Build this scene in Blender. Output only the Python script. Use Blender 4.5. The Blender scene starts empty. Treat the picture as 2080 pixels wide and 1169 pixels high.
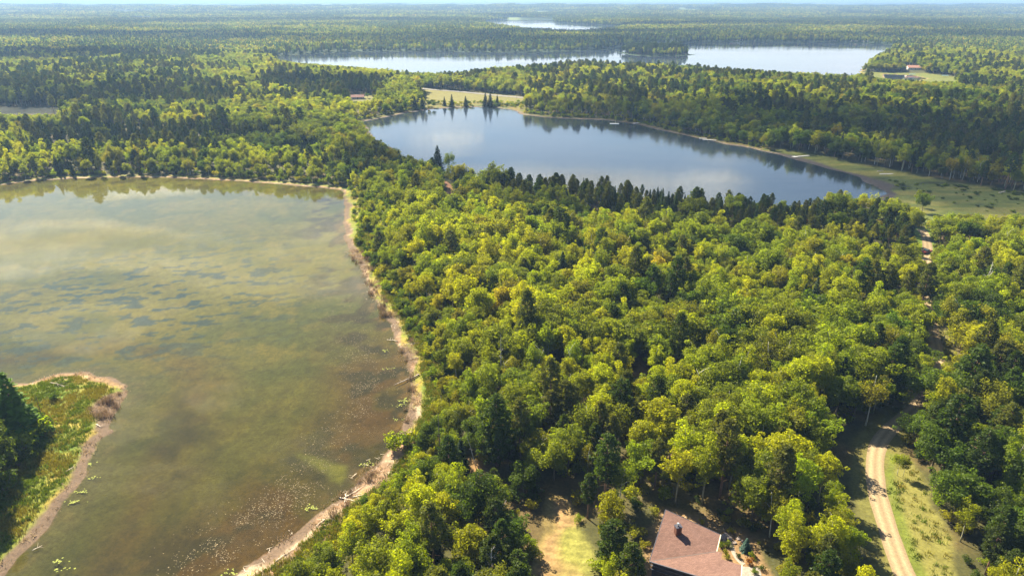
import bpy, math, random
import numpy as np
from mathutils import Vector

# ------------------------------------------------------------------ camera, world, sun, exposure
W, H = 2080.0, 1169.0
FPX = 1390.0
CAM_H = 105.0
PITCH = math.radians(22.74)
SUN_AZ = math.radians(-38.0)      # from +Y towards +X
SUN_EL = math.radians(43.5)
scene = bpy.context.scene
COL = scene.collection
cam_d = bpy.data.cameras.new("camera")
cam = bpy.data.objects.new("camera", cam_d)
COL.objects.link(cam)
cam.location = (0, 0, CAM_H)
cam.rotation_euler = (math.pi / 2 - PITCH, 0, 0)
cam_d.sensor_width = 36.0
cam_d.lens = 36.0 * FPX / W
cam_d.clip_start = 0.5
cam_d.clip_end = 80000
scene.camera = cam

world = bpy.data.worlds.new("World")
scene.world = world
world.use_nodes = True
wn = world.node_tree
bg = wn.nodes["Background"]
sky = wn.nodes.new("ShaderNodeTexSky")
sky.sky_type = 'NISHITA'
sky.sun_disc = False
sky.sun_elevation = SUN_EL
sky.sun_rotation = SUN_AZ
sky.dust_density = 0.4
sky.ozone_density = 1.2
sky.air_density = 1.0
# thin white veils of cloud low over the horizon
wtc = wn.nodes.new("ShaderNodeTexCoord"); wmp = wn.nodes.new("ShaderNodeMapping"); wmp.inputs["Scale"].default_value = (1.6, 1.6, 9.0)
wno = wn.nodes.new("ShaderNodeTexNoise"); wno.inputs["Scale"].default_value = 2.2; wno.inputs["Detail"].default_value = 5.0
wsx = wn.nodes.new("ShaderNodeSeparateXYZ"); wr1 = wn.nodes.new("ShaderNodeMapRange"); wr2 = wn.nodes.new("ShaderNodeMapRange")
wmu = wn.nodes.new("ShaderNodeMath"); wmu.operation = 'MULTIPLY'; wmx = wn.nodes.new("ShaderNodeMix"); wmx.data_type = 'RGBA'
wn.links.new(wtc.outputs["Generated"], wmp.inputs[0]); wn.links.new(wmp.outputs[0], wno.inputs["Vector"]); wn.links.new(wtc.outputs["Generated"], wsx.inputs[0])
wn.links.new(wno.outputs[0], wr1.inputs[0]); wn.links.new(wsx.outputs[2], wr2.inputs[0])
for n_, v_ in ((wr1, (0.40, 0.62, 0.0, 1.0)), (wr2, (0.04, 0.26, 0.75, 0.0))):
    for i_, x_ in enumerate(v_): n_.inputs[i_ + 1].default_value = x_
wn.links.new(wr1.outputs[0], wmu.inputs[0]); wn.links.new(wr2.outputs[0], wmu.inputs[1]); wr3 = wn.nodes.new("ShaderNodeMapRange"); wm3 = wn.nodes.new("ShaderNodeMath"); wm3.operation = 'MAXIMUM'
wn.links.new(wsx.outputs[2], wr3.inputs[0])
for i_, x_ in enumerate((0.0, 0.12, 0.9, 0.0)): wr3.inputs[i_ + 1].default_value = x_
wn.links.new(wmu.outputs[0], wm3.inputs[0]); wn.links.new(wr3.outputs[0], wm3.inputs[1]); wn.links.new(wm3.outputs[0], wmx.inputs[0])
wn.links.new(sky.outputs[0], wmx.inputs[6]); wmx.inputs[7].default_value = (8.5, 8.3, 8.8, 1)
wn.links.new(wmx.outputs[2], bg.inputs[0])
bg.inputs[1].default_value = 0.05

sun_d = bpy.data.lights.new("sun", 'SUN')
sun_d.energy = 5.0
sun_d.angle = math.radians(0.5)
sun_d.color = (1.0, 0.90, 0.66)
sun = bpy.data.objects.new("sun", sun_d)
COL.objects.link(sun)
SUNV = Vector((math.sin(SUN_AZ) * math.cos(SUN_EL), math.cos(SUN_AZ) * math.cos(SUN_EL), math.sin(SUN_EL)))
sun.rotation_euler = SUNV.to_track_quat('Z', 'Y').to_euler()
sun.location = SUNV * 300

scene.view_settings.view_transform = 'Standard'
scene.view_settings.look = 'None'
scene.view_settings.exposure = 1.98
scene.view_settings.gamma = 1.0
scene.render.engine = 'CYCLES'
cy = scene.cycles
cy.max_bounces = 6
cy.diffuse_bounces = 2
cy.glossy_bounces = 2
cy.transmission_bounces = 2
cy.volume_bounces = 0
cy.transparent_max_bounces = 24
cy.use_denoising = True
cy.sample_clamp_indirect = 4.0
cy.caustics_reflective = False
cy.caustics_refractive = False
HAZE_DENSITY = 1.15e-4

# ------------------------------------------------------------------ projection helpers
CP, SP = math.cos(PITCH), math.sin(PITCH)
def unproj(px, py, z=0.0):
    a = (px - W / 2) / FPX
    b = (H / 2 - py) / FPX
    dx, dy, dz = a, CP + b * SP, -SP + b * CP
    t = (z - CAM_H) / dz
    return (dx * t, dy * t)
def proj(x, y, z):
    zz = z - CAM_H
    d = y * CP - zz * SP
    u = y * SP + zz * CP
    return W / 2 + FPX * x / d, H / 2 - FPX * u / d
def wpoly(pts, z=0.0):
    return np.array([unproj(p[0], p[1], z) for p in pts])

# ------------------------------------------------------------------ numpy noise and polygons
def _hash(ix, iy, s):
    n = (ix.astype(np.int64) * 374761393 + iy.astype(np.int64) * 668265263 + s * 1442695041) & 0x7fffffff
    n = ((n ^ (n >> 13)) * 1274126177) & 0x7fffffff
    n = (n ^ (n >> 16)) & 0xffff
    return n / 65535.0
def vnoise(x, y, s=0):
    ix = np.floor(x); iy = np.floor(y)
    fx = x - ix; fy = y - iy
    fx = fx * fx * (3 - 2 * fx); fy = fy * fy * (3 - 2 * fy)
    a = _hash(ix, iy, s); b = _hash(ix + 1, iy, s); c = _hash(ix, iy + 1, s); d = _hash(ix + 1, iy + 1, s)
    return (a * (1 - fx) + b * fx) * (1 - fy) + (c * (1 - fx) + d * fx) * fy
def fbm(x, y, s=0, o=3):
    r = 0; a = 0.5; t = 0
    for k in range(o):
        r = r + a * vnoise(x, y, s + k * 17); t += a; a *= 0.5
        x = x * 2.03 + 11.3; y = y * 2.03 - 7.1
    return r / t
def inside(x, y, P):
    r = np.zeros(np.shape(x), bool)
    n = len(P)
    for i in range(n):
        x0, y0 = P[i]; x1, y1 = P[(i + 1) % n]
        if y0 == y1: continue
        c = ((y0 > y) != (y1 > y))
        xx = (x1 - x0) * (y - y0) / (y1 - y0) + x0
        r ^= c & (x < xx)
    return r
def pdist(x, y, P, closed=True):
    d = np.full(np.shape(x), 1e12)
    n = len(P)
    for i in range(n if closed else n - 1):
        x0, y0 = P[i]; x1, y1 = P[(i + 1) % n]
        ex, ey = x1 - x0, y1 - y0
        l = ex * ex + ey * ey + 1e-9
        t = np.clip(((x - x0) * ex + (y - y0) * ey) / l, 0, 1)
        d = np.minimum(d, (x - x0 - t * ex) ** 2 + (y - y0 - t * ey) ** 2)
    return np.sqrt(d)
def sdf(x, y, P, far=90.0):
    """signed distance, negative inside, clipped outside at FAR"""
    out = np.full(x.shape, far)
    lo = P.min(0) - far; hi = P.max(0) + far
    m = (x > lo[0]) & (x < hi[0]) & (y > lo[1]) & (y < hi[1])
    if m.any():
        xs, ys = x[m], y[m]
        d = pdist(xs, ys, P)
        d[inside(xs, ys, P)] *= -1
        out[m] = np.minimum(d, far)
    return out
def smooth(a, b, x):
    t = np.clip((x - a) / (b - a), 0, 1)
    return t * t * (3 - 2 * t)

# ------------------------------------------------------------------ layout of the place (read off the photograph at water level)
L1 = wpoly([(-420, 398), (-150, 386), (0, 376), (60, 368), (150, 362), (250, 360), (350, 361), (450, 366), (550, 373), (640, 380), (694, 386),
            (700, 420), (698, 450), (703, 490), (722, 530), (748, 580), (768, 620), (786, 650), (802, 690), (818, 720), (834, 765), (838, 800),
            (830, 840), (812, 880), (775, 930), (742, 968), (690, 1010), (640, 1045), (590, 1085), (530, 1130), (480, 1165), (430, 1205), (360, 1270), (250, 1400),
            (-500, 1400), (-900, 900), (-700, 500)])
SPIT = wpoly([(-700, 830), (-300, 800), (-60, 786), (60, 776), (95, 765), (130, 757), (180, 755), (225, 765), (258, 783), (264, 800), (245, 828), (228, 850),
              (222, 868), (232, 876), (208, 890), (190, 922), (174, 960), (150, 1003), (118, 1042), (78, 1090), (42, 1132), (15, 1169), (-30, 1240),
              (-90, 1330), (-500, 1400), (-900, 1000)])
L2 = wpoly([(735, 248), (770, 240), (830, 229), (880, 222), (930, 219), (990, 217), (1030, 223), (1060, 233), (1100, 239), (1160, 241), (1230, 245), (1290, 253),
            (1350, 267), (1420, 281), (1470, 292), (1530, 303), (1590, 318), (1640, 330), (1690, 343), (1740, 359), (1775, 376), (1790, 392), (1770, 408),
            (1700, 415), (1600, 422), (1400, 412), (1250, 396), (1100, 382), (1000, 370), (900, 354), (830, 325), (775, 290)])
L3 = wpoly([(540, 118), (600, 112), (680, 107), (780, 105), (900, 105), (1000, 107), (1100, 107), (1180, 104), (1235, 101), (1262, 95), (1300, 90), (1380, 88),
            (1500, 86), (1650, 87), (1740, 88), (1822, 92), (1800, 104), (1768, 122), (1750, 138), (1744, 150), (1735, 168), (1650, 165), (1500, 158),
            (1350, 146), (1200, 141), (1060, 150), (880, 165), (760, 152), (680, 142), (600, 130)])
ISL = wpoly([(1245, 105), (1285, 107), (1330, 104), (1380, 106), (1412, 112), (1380, 114.5), (1320, 115), (1285, 113)])
L4 = wpoly([(978, 43), (1050, 40), (1120, 40), (1128, 46), (1180, 49), (1275, 54), (1250, 60), (1170, 62), (1090, 61), (1060, 56), (1000, 47)])
L4B = wpoly([(1305, 52), (1385, 53), (1370, 57), (1310, 57)])
POND = wpoly([(1795, 151), (1850, 153), (1882, 160), (1850, 166), (1800, 160)])
L5 = wpoly([(1690, 11), (1790, 11), (1780, 14), (1700, 14)])

def lake_fields(x, y):
    """distance to the shore over land (+) or water (-), and which lake is nearest"""
    n1 = (fbm(x / 9, y / 9, 3, 2) - 0.5) * 3.0
    d1 = np.maximum(-(-sdf(x, y, L1)), -1e9)
    d1 = np.maximum(d1, -sdf(x, y, SPIT))
    d1 = d1 + n1 * 0.8
    nf = (fbm(x / 22, y / 22, 5, 2) - 0.5) * 9.0
    d2 = sdf(x, y, L2) + nf
    d3 = np.maximum(sdf(x, y, L3), -sdf(x, y, ISL)) + nf * 1.3
    d4 = np.minimum(np.minimum(sdf(x, y, L4), sdf(x, y, L4B)), np.minimum(sdf(x, y, POND), sdf(x, y, L5)))
    D = np.stack([d1, d2, d3, d4])
    k = D.argmin(0)
    return D.min(0), k

LZ = 1.3
TRACK = wpoly([(1905, 1300), (1862, 1215), (1838, 1169), (1815, 1110), (1796, 1050), (1782, 1000), (1777, 950), (1782, 910), (1800, 880), (1835, 850), (1868, 820), (1895, 785), (1903, 750),
               (1902, 710), (1893, 670), (1882, 620), (1875, 570), (1880, 530), (1884, 505), (1880, 480), (1872, 466)], LZ)
HIGHWAY = wpoly([(840, 180), (870, 184), (930, 188), (985, 193), (1030, 197), (1075, 201), (1200, 216)], LZ)
TRACK2 = wpoly([(940, 430), (910, 405), (914, 380), (900, 366)], LZ)

# clearings on the ground (no trees stand there)
def wp(*p, z=1.3): return wpoly(p, z)
GARDEN = wp((1312, 1110), (1345, 1026), (1420, 1046), (1478, 1076), (1530, 1092), (1565, 1169), (1590, 1260), (1305, 1260))
LAWN = wp((1116, 1012), (1154, 1010), (1175, 1060), (1202, 1110), (1212, 1200), (1080, 1200), (1092, 1120), (1120, 1080))
VERGE = wp((1798, 915), (1850, 935), (1893, 1012), (1932, 1110), (1950, 1180), (1975, 1300), (1880, 1300), (1850, 1180), (1820, 1100), (1800, 1000))
MEADOW = wp((1560, 300), (1640, 308), (1720, 326), (1820, 346), (1920, 366), (2080, 392), (2500, 440), (2500, 520), (2080, 462), (1900, 462), (1790, 440), (1740, 420), (1790, 395), (1740, 358), (1640, 328))
FIELD = wp((856, 181), (940, 187), (1000, 191), (1066, 198), (1066, 228), (1025, 219), (930, 215), (880, 218), (852, 216), (860, 205))
HOUSEF = wp((700, 195), (745, 195), (775, 203), (770, 210), (735, 208), (700, 205))
FIELDL = wp((-300, 217), (0, 217), (125, 219), (118, 231), (0, 232), (-300, 235))
YARD = wp((1852, 462), (1890, 464), (1896, 486), (1898, 515), (1868, 520), (1862, 490))
YARD2 = wp((1950, 500), (2010, 505), (2010, 545), (1965, 545))
MARSH = wp((1742, 145), (1800, 147), (1880, 149), (1985, 163), (1950, 172), (1880, 168), (1790, 160), (1745, 158))
GAP1 = wp((945, 928), (975, 930), (998, 968), (960, 975))
GAP2 = wp((1285, 725), (1312, 728), (1316, 765), (1288, 762))
CLEAR = [GARDEN, LAWN, VERGE, MEADOW, FIELD, HOUSEF, FIELDL, YARD, YARD2, MARSH, GAP1, GAP2]

# what has to stay in sight: trees whose crown would stand in front of these are cut shorter or left out (photo pixels)
A = np.array
VIS = [A(v, float) for v in [
    [(-50, 380), (150, 366), (350, 364), (640, 385), (692, 392), (697, 450), (712, 500), (740, 560), (775, 605), (800, 645), (826, 690), (848, 730), (868, 775), (878, 820),
     (858, 862), (830, 885), (780, 905), (770, 925), (815, 905), (790, 940), (740, 1000), (690, 1050), (640, 1100), (575, 1150), (520, 1250), (0, 1250), (100, 900), (95, 760), (-50, 760)],
    [(745, 250), (775, 242), (830, 228), (880, 223), (1000, 218), (1060, 232), (1160, 240), (1290, 250), (1420, 276), (1530, 296), (1640, 316), (1740, 350), (1790, 385), (1768, 382),
     (1700, 384), (1600, 384), (1480, 374), (1400, 370), (1330, 356), (1250, 348), (1180, 340), (1100, 333), (1000, 326), (940, 328), (905, 330), (880, 308), (820, 292), (775, 270)],
    [(1640, 314), (1740, 338), (1850, 358), (1960, 376), (2100, 396), (2100, 430), (1960, 432), (1900, 426), (1850, 408), (1790, 392)],
    [(555, 118), (680, 108), (1000, 108), (1240, 106), (1275, 112), (1400, 116), (1405, 90), (1500, 87), (1740, 88), (1815, 93), (1765, 118), (1745, 140), (1740, 148), (1600, 144),
     (1500, 138), (1400, 125), (1250, 117), (1160, 120), (1060, 129), (960, 139), (880, 146), (800, 139), (700, 133), (600, 126)],
    [(980, 43), (1120, 41), (1128, 46), (1180, 49), (1265, 54), (1170, 60), (1060, 55)],
    [(1748, 150), (1800, 150), (1880, 152), (1960, 164), (1900, 164), (1790, 158)],
    [(860, 184), (1000, 191), (1062, 198), (1062, 222), (1020, 214), (930, 212), (870, 210)],
    [(718, 246), (790, 231), (860, 222), (870, 224), (790, 236)],
    [(712, 192), (742, 192), (760, 200), (740, 204), (712, 203)],
    [(0, 218), (122, 219), (116, 230), (0, 231)],
    [(1760, 930), (1775, 895), (1800, 878), (1815, 882), (1802, 925), (1830, 942), (1868, 1020), (1903, 1110), (1915, 1250), (1850, 1250), (1795, 1080), (1772, 1000)],
    [(1886, 668), (1902, 664), (1912, 720), (1910, 780), (1895, 785), (1898, 720)],
    [(1870, 565), (1878, 568), (1878, 585), (1870, 585)],
    [(1856, 468), (1886, 468), (1890, 492), (1868, 496)],
    [(1872, 502), (1890, 502), (1892, 520), (1872, 520)],
    [(1982, 515), (2000, 516), (1999, 524), (1984, 523)],
    [(1910, 472), (1924, 472), (1924, 481), (1910, 481)],
    [(1318, 1140), (1352, 1032), (1440, 1055), (1490, 1080), (1530, 1100), (1560, 1180), (1560, 1250), (1318, 1250)],
    [(1122, 1022), (1148, 1020), (1160, 1070), (1192, 1115), (1196, 1250), (1112, 1250), (1110, 1130), (1128, 1080)],
    [(950, 930), (972, 932), (992, 962), (966, 968)],
    [(1290, 728), (1308, 732), (1310, 758), (1294, 758)],
    [(908, 374), (919, 374), (917, 404), (908, 400)],
    [(1840, 131), (1868, 131), (1868, 143), (1840, 143)],
]]

def terrain(x, y, fields=None):
    d, k = lake_fields(x, y) if fields is None else fields
    land = 1.0 * (1 - np.exp(-np.maximum(d, 0) / 9.0)) + 0.02 * np.minimum(np.maximum(d, 0), 3)
    hill = fbm(x / 170, y / 170, 21, 3)
    amp = 0.8 + 5.0 * smooth(600, 1100, y) + 14.0 * smooth(1500, 3500, y) * (1 - smooth(300, 0, np.abs(x - 250 - 0 * y)) ) * 0.4 + 40 * smooth(4300, 8000, y)
    hill2 = fbm(x / 1400, y / 900, 33, 3)
    h = land + smooth(8, 90, d) * hill * amp * 0.8 + smooth(4300, 9000, y) * hill2 * 45
    deep = np.where(k == 0, 1.3, 3.0)
    bed = -deep * (1 - np.exp(-np.maximum(-d, 0) / np.where(k == 0, 9.0, 8.0)))
    flat = pdist_clip(x, y, MEADOW)
    h = np.where(d > 0, h, bed)
    h = np.where((d > 0) & flat, np.minimum(h, 0.15 + 0.012 * np.maximum(d, 0)), h)
    return h
def pdist_clip(x, y, P):
    return inside(x, y, P)

# ------------------------------------------------------------------ mesh / object helpers
def link(o): COL.objects.link(o); return o
def mesh_np(name, verts, faces, mat=None, smooth_sh=False, tone=None):
    """faces: (n,k) int array or list of tuples"""
    me = bpy.data.meshes.new(name)
    verts = np.asarray(verts, np.float32)
    if isinstance(faces, np.ndarray):
        n, k = faces.shape
        me.vertices.add(len(verts)); me.vertices.foreach_set("co", verts.ravel())
        me.loops.add(n * k); me.loops.foreach_set("vertex_index", faces.astype(np.int32).ravel())
        me.polygons.add(n); me.polygons.foreach_set("loop_start", np.arange(0, n * k, k, dtype=np.int32))
        me.update(calc_edges=True)
    else:
        me.from_pydata([tuple(map(float, v)) for v in verts], [], [tuple(f) for f in faces])
        me.update()
    if smooth_sh:
        me.polygons.foreach_set("use_smooth", np.ones(len(me.polygons), bool))
    if mat is not None:
        for m in (mat if isinstance(mat, (list, tuple)) else [mat]): me.materials.append(m)
    if tone is not None:
        a = me.attributes.new("tone", 'FLOAT', 'POINT')
        a.data.foreach_set("value", np.asarray(tone, np.float32))
    return me
def obj(name, me, parent=None, loc=(0, 0, 0), rotz=0.0):
    o = bpy.data.objects.new(name, me); link(o)
    o.location = loc; o.rotation_euler = (0, 0, rotz)
    if parent is not None: o.parent = parent
    return o
def tag(o, label=None, cat=None, group=None, kind=None):
    if label: o['label'] = label
    if cat: o['category'] = cat
    if group: o['group'] = group
    if kind: o['kind'] = kind
    return o
def thing(name, label, cat, loc=(0, 0, 0), rotz=0.0, group=None):
    o = bpy.data.objects.new(name, None); link(o)
    o.empty_display_size = 0.5
    o.location = loc; o.rotation_euler = (0, 0, rotz)
    return tag(o, label, cat, group)

class MB:
    """collects simple solids into one mesh"""
    def __init__(s): s.v = []; s.f = []
    def add(s, v, f):
        n = len(s.v); s.v += [tuple(p) for p in v]; s.f += [tuple(i + n for i in q) for q in f]; return s
    def box(s, c, size, rz=0.0, tilt=0.0):
        hx, hy, hz = size[0] / 2, size[1] / 2, size[2] / 2
        ca, sa = math.cos(rz), math.sin(rz)
        v = []
        for dz in (-hz, hz):
            for dx, dy in ((-hx, -hy), (hx, -hy), (hx, hy), (-hx, hy)):
                v.append((c[0] + dx * ca - dy * sa, c[1] + dx * sa + dy * ca, c[2] + dz + dx * tilt))
        return s.add(v, [(3, 2, 1, 0), (4, 5, 6, 7), (0, 1, 5, 4), (1, 2, 6, 5), (2, 3, 7, 6), (3, 0, 4, 7)])
    def slab(s, top, thick):
        """polygon with per-corner heights, thickened downwards"""
        n = len(top)
        v = [tuple(p) for p in top] + [(p[0], p[1], p[2] - thick) for p in top]
        f = [tuple(range(n)), tuple(reversed(range(n, 2 * n)))]
        for i in range(n):
            j = (i + 1) % n; f.append((i, n + i, n + j, j))
        return s.add(v, f)
    def tube(s, pts, radii, n=7, cap=True):
        pts = [Vector(p) for p in pts]; rings = []
        v = []; f = []
        for i, p in enumerate(pts):
            d = (pts[min(i + 1, len(pts) - 1)] - pts[max(i - 1, 0)]).normalized()
            a = d.orthogonal().normalized() if i == 0 else (a - d * a.dot(d)).normalized()
            b = d.cross(a)
            for k in range(n):
                t = 2 * math.pi * k / n
                v.append(p + (a * math.cos(t) + b * math.sin(t)) * radii[i])
        for i in range(len(pts) - 1):
            for k in range(n):
                f.append((i * n + k, i * n + (k + 1) % n, (i + 1) * n + (k + 1) % n, (i + 1) * n + k))
        if cap:
            f.append(tuple(reversed(range(n)))); f.append(tuple((len(pts) - 1) * n + k for k in range(n)))
        return s.add(v, f)
    def mesh(s, name, mat, sm=False): return mesh_np(name, s.v, s.f, mat, sm)
    def build(s, name, mat, parent=None, sm=False, **k): return obj(name, s.mesh(name, mat, sm), parent, **k)

# ------------------------------------------------------------------ materials
def nt_new(name):
    m = bpy.data.materials.new(name); m.use_nodes = True
    nt = m.node_tree; nt.nodes.clear()
    out = nt.nodes.new("ShaderNodeOutputMaterial")
    return m, nt, out
def N(nt, t, **kw):
    n = nt.nodes.new(t)
    for k, v in kw.items(): setattr(n, k, v)
    return n
def math_n(nt, op, a, b=None):
    n = N(nt, "ShaderNodeMath", operation=op)
    for i, x in enumerate((a, b)):
        if x is None: continue
        if isinstance(x, (int, float)): n.inputs[i].default_value = x
        else: nt.links.new(x, n.inputs[i])
    return n.outputs[0]
def mixc(nt, fac, a, b, blend='MIX'):
    n = N(nt, "ShaderNodeMix", data_type='RGBA', blend_type=blend)
    for i, x in ((0, fac), (6, a), (7, b)):
        if isinstance(x, (int, float)): n.inputs[i].default_value = x
        elif isinstance(x, tuple): n.inputs[i].default_value = (*x, 1) if len(x) == 3 else x
        else: nt.links.new(x, n.inputs[i])
    return n.outputs[2]
def maprange(nt, v, a, b, c, d):
    n = N(nt, "ShaderNodeMapRange")
    nt.links.new(v, n.inputs[0])
    for i, x in enumerate((a, b, c, d)): n.inputs[i + 1].default_value = x
    return n.outputs[0]
def noise(nt, scale, detail=3, coord=None, rough=0.6):
    n = N(nt, "ShaderNodeTexNoise"); n.inputs["Scale"].default_value = scale; n.inputs["Detail"].default_value = detail
    n.inputs["Roughness"].default_value = rough
    if coord is not None: nt.links.new(coord, n.inputs["Vector"])
    return n.outputs[0]
def simple(name, color, rough=0.8, var=0.25, scale=3.0, spec=0.3, bump=0.0, metallic=0.0):
    m, nt, out = nt_new(name)
    p = N(nt, "ShaderNodeBsdfPrincipled")
    tc = N(nt, "ShaderNodeTexCoord").outputs["Object"]
    nz = noise(nt, scale, 4, tc)
    f = maprange(nt, nz, 0.3, 0.7, 1 - var, 1 + var)
    c = mixc(nt, 1.0, tuple(color), f, 'MULTIPLY')
    nt.links.new(c, p.inputs["Base Color"])
    p.inputs["Roughness"].default_value = rough
    p.inputs["Specular IOR Level"].default_value = spec
    p.inputs["Metallic"].default_value = metallic
    if bump:
        b = N(nt, "ShaderNodeBump"); b.inputs["Strength"].default_value = bump; b.inputs["Distance"].default_value = 0.05
        nt.links.new(nz, b.inputs["Height"]); nt.links.new(b.outputs[0], p.inputs["Normal"])
    nt.links.new(p.outputs[0], out.inputs[0])
    return m
def foliage(name, color, trans=0.6, warm=(2.1, 2.0, 0.5), hue=0.012, val=0.22):
    m, nt, out = nt_new(name)
    oi = N(nt, "ShaderNodeObjectInfo")
    at = N(nt, "ShaderNodeAttribute", attribute_name="tone")
    v1 = maprange(nt, oi.outputs["Random"], 0, 1, 1 - val, 1 + val)
    r2 = math_n(nt, 'FRACT', math_n(nt, 'MULTIPLY', oi.outputs["Random"], 37.0))
    hs = N(nt, "ShaderNodeHueSaturation")
    nt.links.new(maprange(nt, r2, 0, 1, 0.5 - hue, 0.5 + hue), hs.inputs["Hue"])
    nt.links.new(math_n(nt, 'MULTIPLY', v1, at.outputs["Fac"]), hs.inputs["Value"])
    hs.inputs["Color"].default_value = (*color, 1)
    d = N(nt, "ShaderNodeBsdfDiffuse"); nt.links.new(hs.outputs[0], d.inputs[0])
    t = N(nt, "ShaderNodeBsdfTranslucent")
    nt.links.new(mixc(nt, 1.0, hs.outputs[0], warm, 'MULTIPLY'), t.inputs[0])
    mx = N(nt, "ShaderNodeMixShader"); mx.inputs[0].default_value = trans
    nt.links.new(d.outputs[0], mx.inputs[1]); nt.links.new(t.outputs[0], mx.inputs[2])
    g = N(nt, "ShaderNodeBsdfGlossy"); g.inputs["Roughness"].default_value = 0.5
    g.inputs[0].default_value = (0.8, 0.8, 0.8, 1)
    m2 = N(nt, "ShaderNodeMixShader"); m2.inputs[0].default_value = 0.008
    nt.links.new(mx.outputs[0], m2.inputs[1]); nt.links.new(g.outputs[0], m2.inputs[2])
    nt.links.new(m2.outputs[0], out.inputs[0])
    return m

# ------------------------------------------------------------------ ground
NU = 720
ys = [0.0]
while ys[-1] < 32000:
    ys.append(ys[-1] + 0.55 + 0.0042 * max(ys[-1] - 60, 0))
ys = np.array(ys); NR = len(ys)
uu = np.linspace(-1.05, 1.05, NU)
GX = uu[None, :] * (ys[:, None] + 85); GY = np.repeat(ys[:, None], NU, 1)
gx, gy = GX.ravel(), GY.ravel()
gf = lake_fields(gx, gy)
gz = terrain(gx, gy, gf)
gd, gk = gf

def lerp(a, b, t): return a + (b - a) * t[:, None]
def ground_colors():
    n1 = fbm(gx / 3.1, gy / 3.1, 51, 3); n2 = fbm(gx / 14, gy / 14, 61, 3); n3 = vnoise(gx / 0.9, gy / 0.9, 71)
    c = np.tile(A([0.060, 0.058, 0.020]), (len(gx), 1))                  # forest floor
    c = lerp(c, A([0.13, 0.085, 0.035]), smooth(0.45, 0.75, n2) * 0.7)
    farw = smooth(900, 1600, gy)
    c = lerp(c, A([0.035, 0.060, 0.018]), farw)
    # far farm fields
    ff = smooth(0.66, 0.70, fbm(gx / 260, gy / 420, 91, 2)) * smooth(3600, 4200, gy)
    c = lerp(c, A([0.16, 0.20, 0.07]), ff)
    def zone(P, col, soft=2.0, amt=1.0):
        nonlocal c
        d = sdf(gx, gy, P, far=30.0)
        w = smooth(soft, -soft, d + (n1 - 0.5) * 3) * amt
        c = lerp(c, A(col), w)
        return w
    # meadow: olive with muddy streaks
    w = zone(MEADOW, (0.105, 0.125, 0.026), 6)
    st = fbm(gx / 45, gy / 9, 81, 3)
    c = lerp(c, A([0.19, 0.175, 0.040]), w * smooth(0.5, 0.66, st))
    c = lerp(c, A([0.035, 0.045, 0.018]), w * smooth(0.44, 0.32, st) * 0.9)
    zone(FIELD, (0.15, 0.135, 0.035), 4)
    zone(HOUSEF, (0.15, 0.14, 0.04), 4)
    zone(FIELDL, (0.06, 0.062, 0.035), 6)
    zone(MARSH, (0.13, 0.14, 0.03), 6)
    w = zone(YARD, (0.15, 0.22, 0.03), 1.5)
    zone(YARD2, (0.15, 0.18, 0.03), 2)
    w = zone(LAWN, (0.20, 0.19, 0.045), 1.5)
    c = lerp(c, A([0.27, 0.17, 0.075]), w * smooth(0.5, 0.62, n2))
    c = c * (1 + 0.16 * w * np.sign(np.sin((gx * 0.25 + gy) * 2.6)))[:, None]   # mowing stripes
    zone(GARDEN, (0.24, 0.15, 0.075), 1.5)
    for P in (GAP1, GAP2): zone(P, (0.26, 0.15, 0.065), 3)
    # verge: yellow dry grass with greener edge along the track
    dt = pdist(gx[: NU * 320], gy[: NU * 320], TRACK, False)
    dtr = np.full(len(gx), 50.0); dtr[: NU * 320] = dt
    w = zone(VERGE, (0.17, 0.155, 0.040), 1.2)
    c = lerp(c, A([0.11, 0.14, 0.018]), w * smooth(5.2, 3.2, dtr) * 0.8)
    c = lerp(c, A([0.15, 0.14, 0.035]), smooth(7, 4, dtr) * 0.7 * (1 - w))
    # shores
    d = gd + (n1 - 0.5) * 1.6
    near = (gk == 0)
    isl = sdf(gx, gy, SPIT, far=30.0) < 8
    right = near & ~isl & (gx > unproj(600, 400)[0]) & (gy < unproj(600, 388)[1])
    top = near & ~isl & ~right
    # width of the bare beach, of the grass fringe
    wb = np.where(right, 2.6 + 5.0 * smooth(185, 110, gy) + 6.0 * (n2 - 0.42), np.where(isl, 2.2 * smooth(0.40, 0.60, n2) + 3.8 * smooth(170, 181, gy) + 0.5, np.where(gk == 1, 4.0, 2.0)))
    wb = np.where(top, 2.5, wb)
    wg = np.where(right, 9.0, np.where(isl, 60.0, np.where(gk == 1, 9.0 + 8 * smooth(0.45, 0.6, n2), 3.0)))
    land = d > 0
    grass = np.tile(A([0.16, 0.175, 0.022]), (len(gx), 1))
    grass = lerp(grass, A([0.26, 0.20, 0.035]), smooth(0.42, 0.68, fbm(gx / 4, gy / 6, 23, 3)))
    grass = lerp(grass, A([0.10, 0.15, 0.018]), smooth(0.60, 0.80, fbm(gx / 6, gy / 6, 29, 2)))
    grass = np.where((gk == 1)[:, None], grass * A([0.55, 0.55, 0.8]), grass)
    g = smooth(1.0, 0.75, (d - wb) / wg) * land * (gy < 1200)
    inm = inside(gx, gy, MEADOW)
    g = g * np.where(inm, 0.25, 1.0)
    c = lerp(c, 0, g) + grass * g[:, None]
    sand = np.tile(A([0.30, 0.185, 0.115]), (len(gx), 1))
    sand = lerp(sand, A([0.15, 0.095, 0.055]), smooth(0.35, 0.7, n3) * 0.85)
    sand = lerp(sand, A([0.42, 0.33, 0.23]), smooth(0.50, 0.75, n1) * 0.7)
    sand = np.where(isl[:, None], sand * A([1.0, 0.98, 0.8]), sand)
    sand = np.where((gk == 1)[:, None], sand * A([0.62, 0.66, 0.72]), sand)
    s = smooth(1.15, 0.85, d / np.maximum(wb, 0.05)) * land * (gy < 1200)
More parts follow.
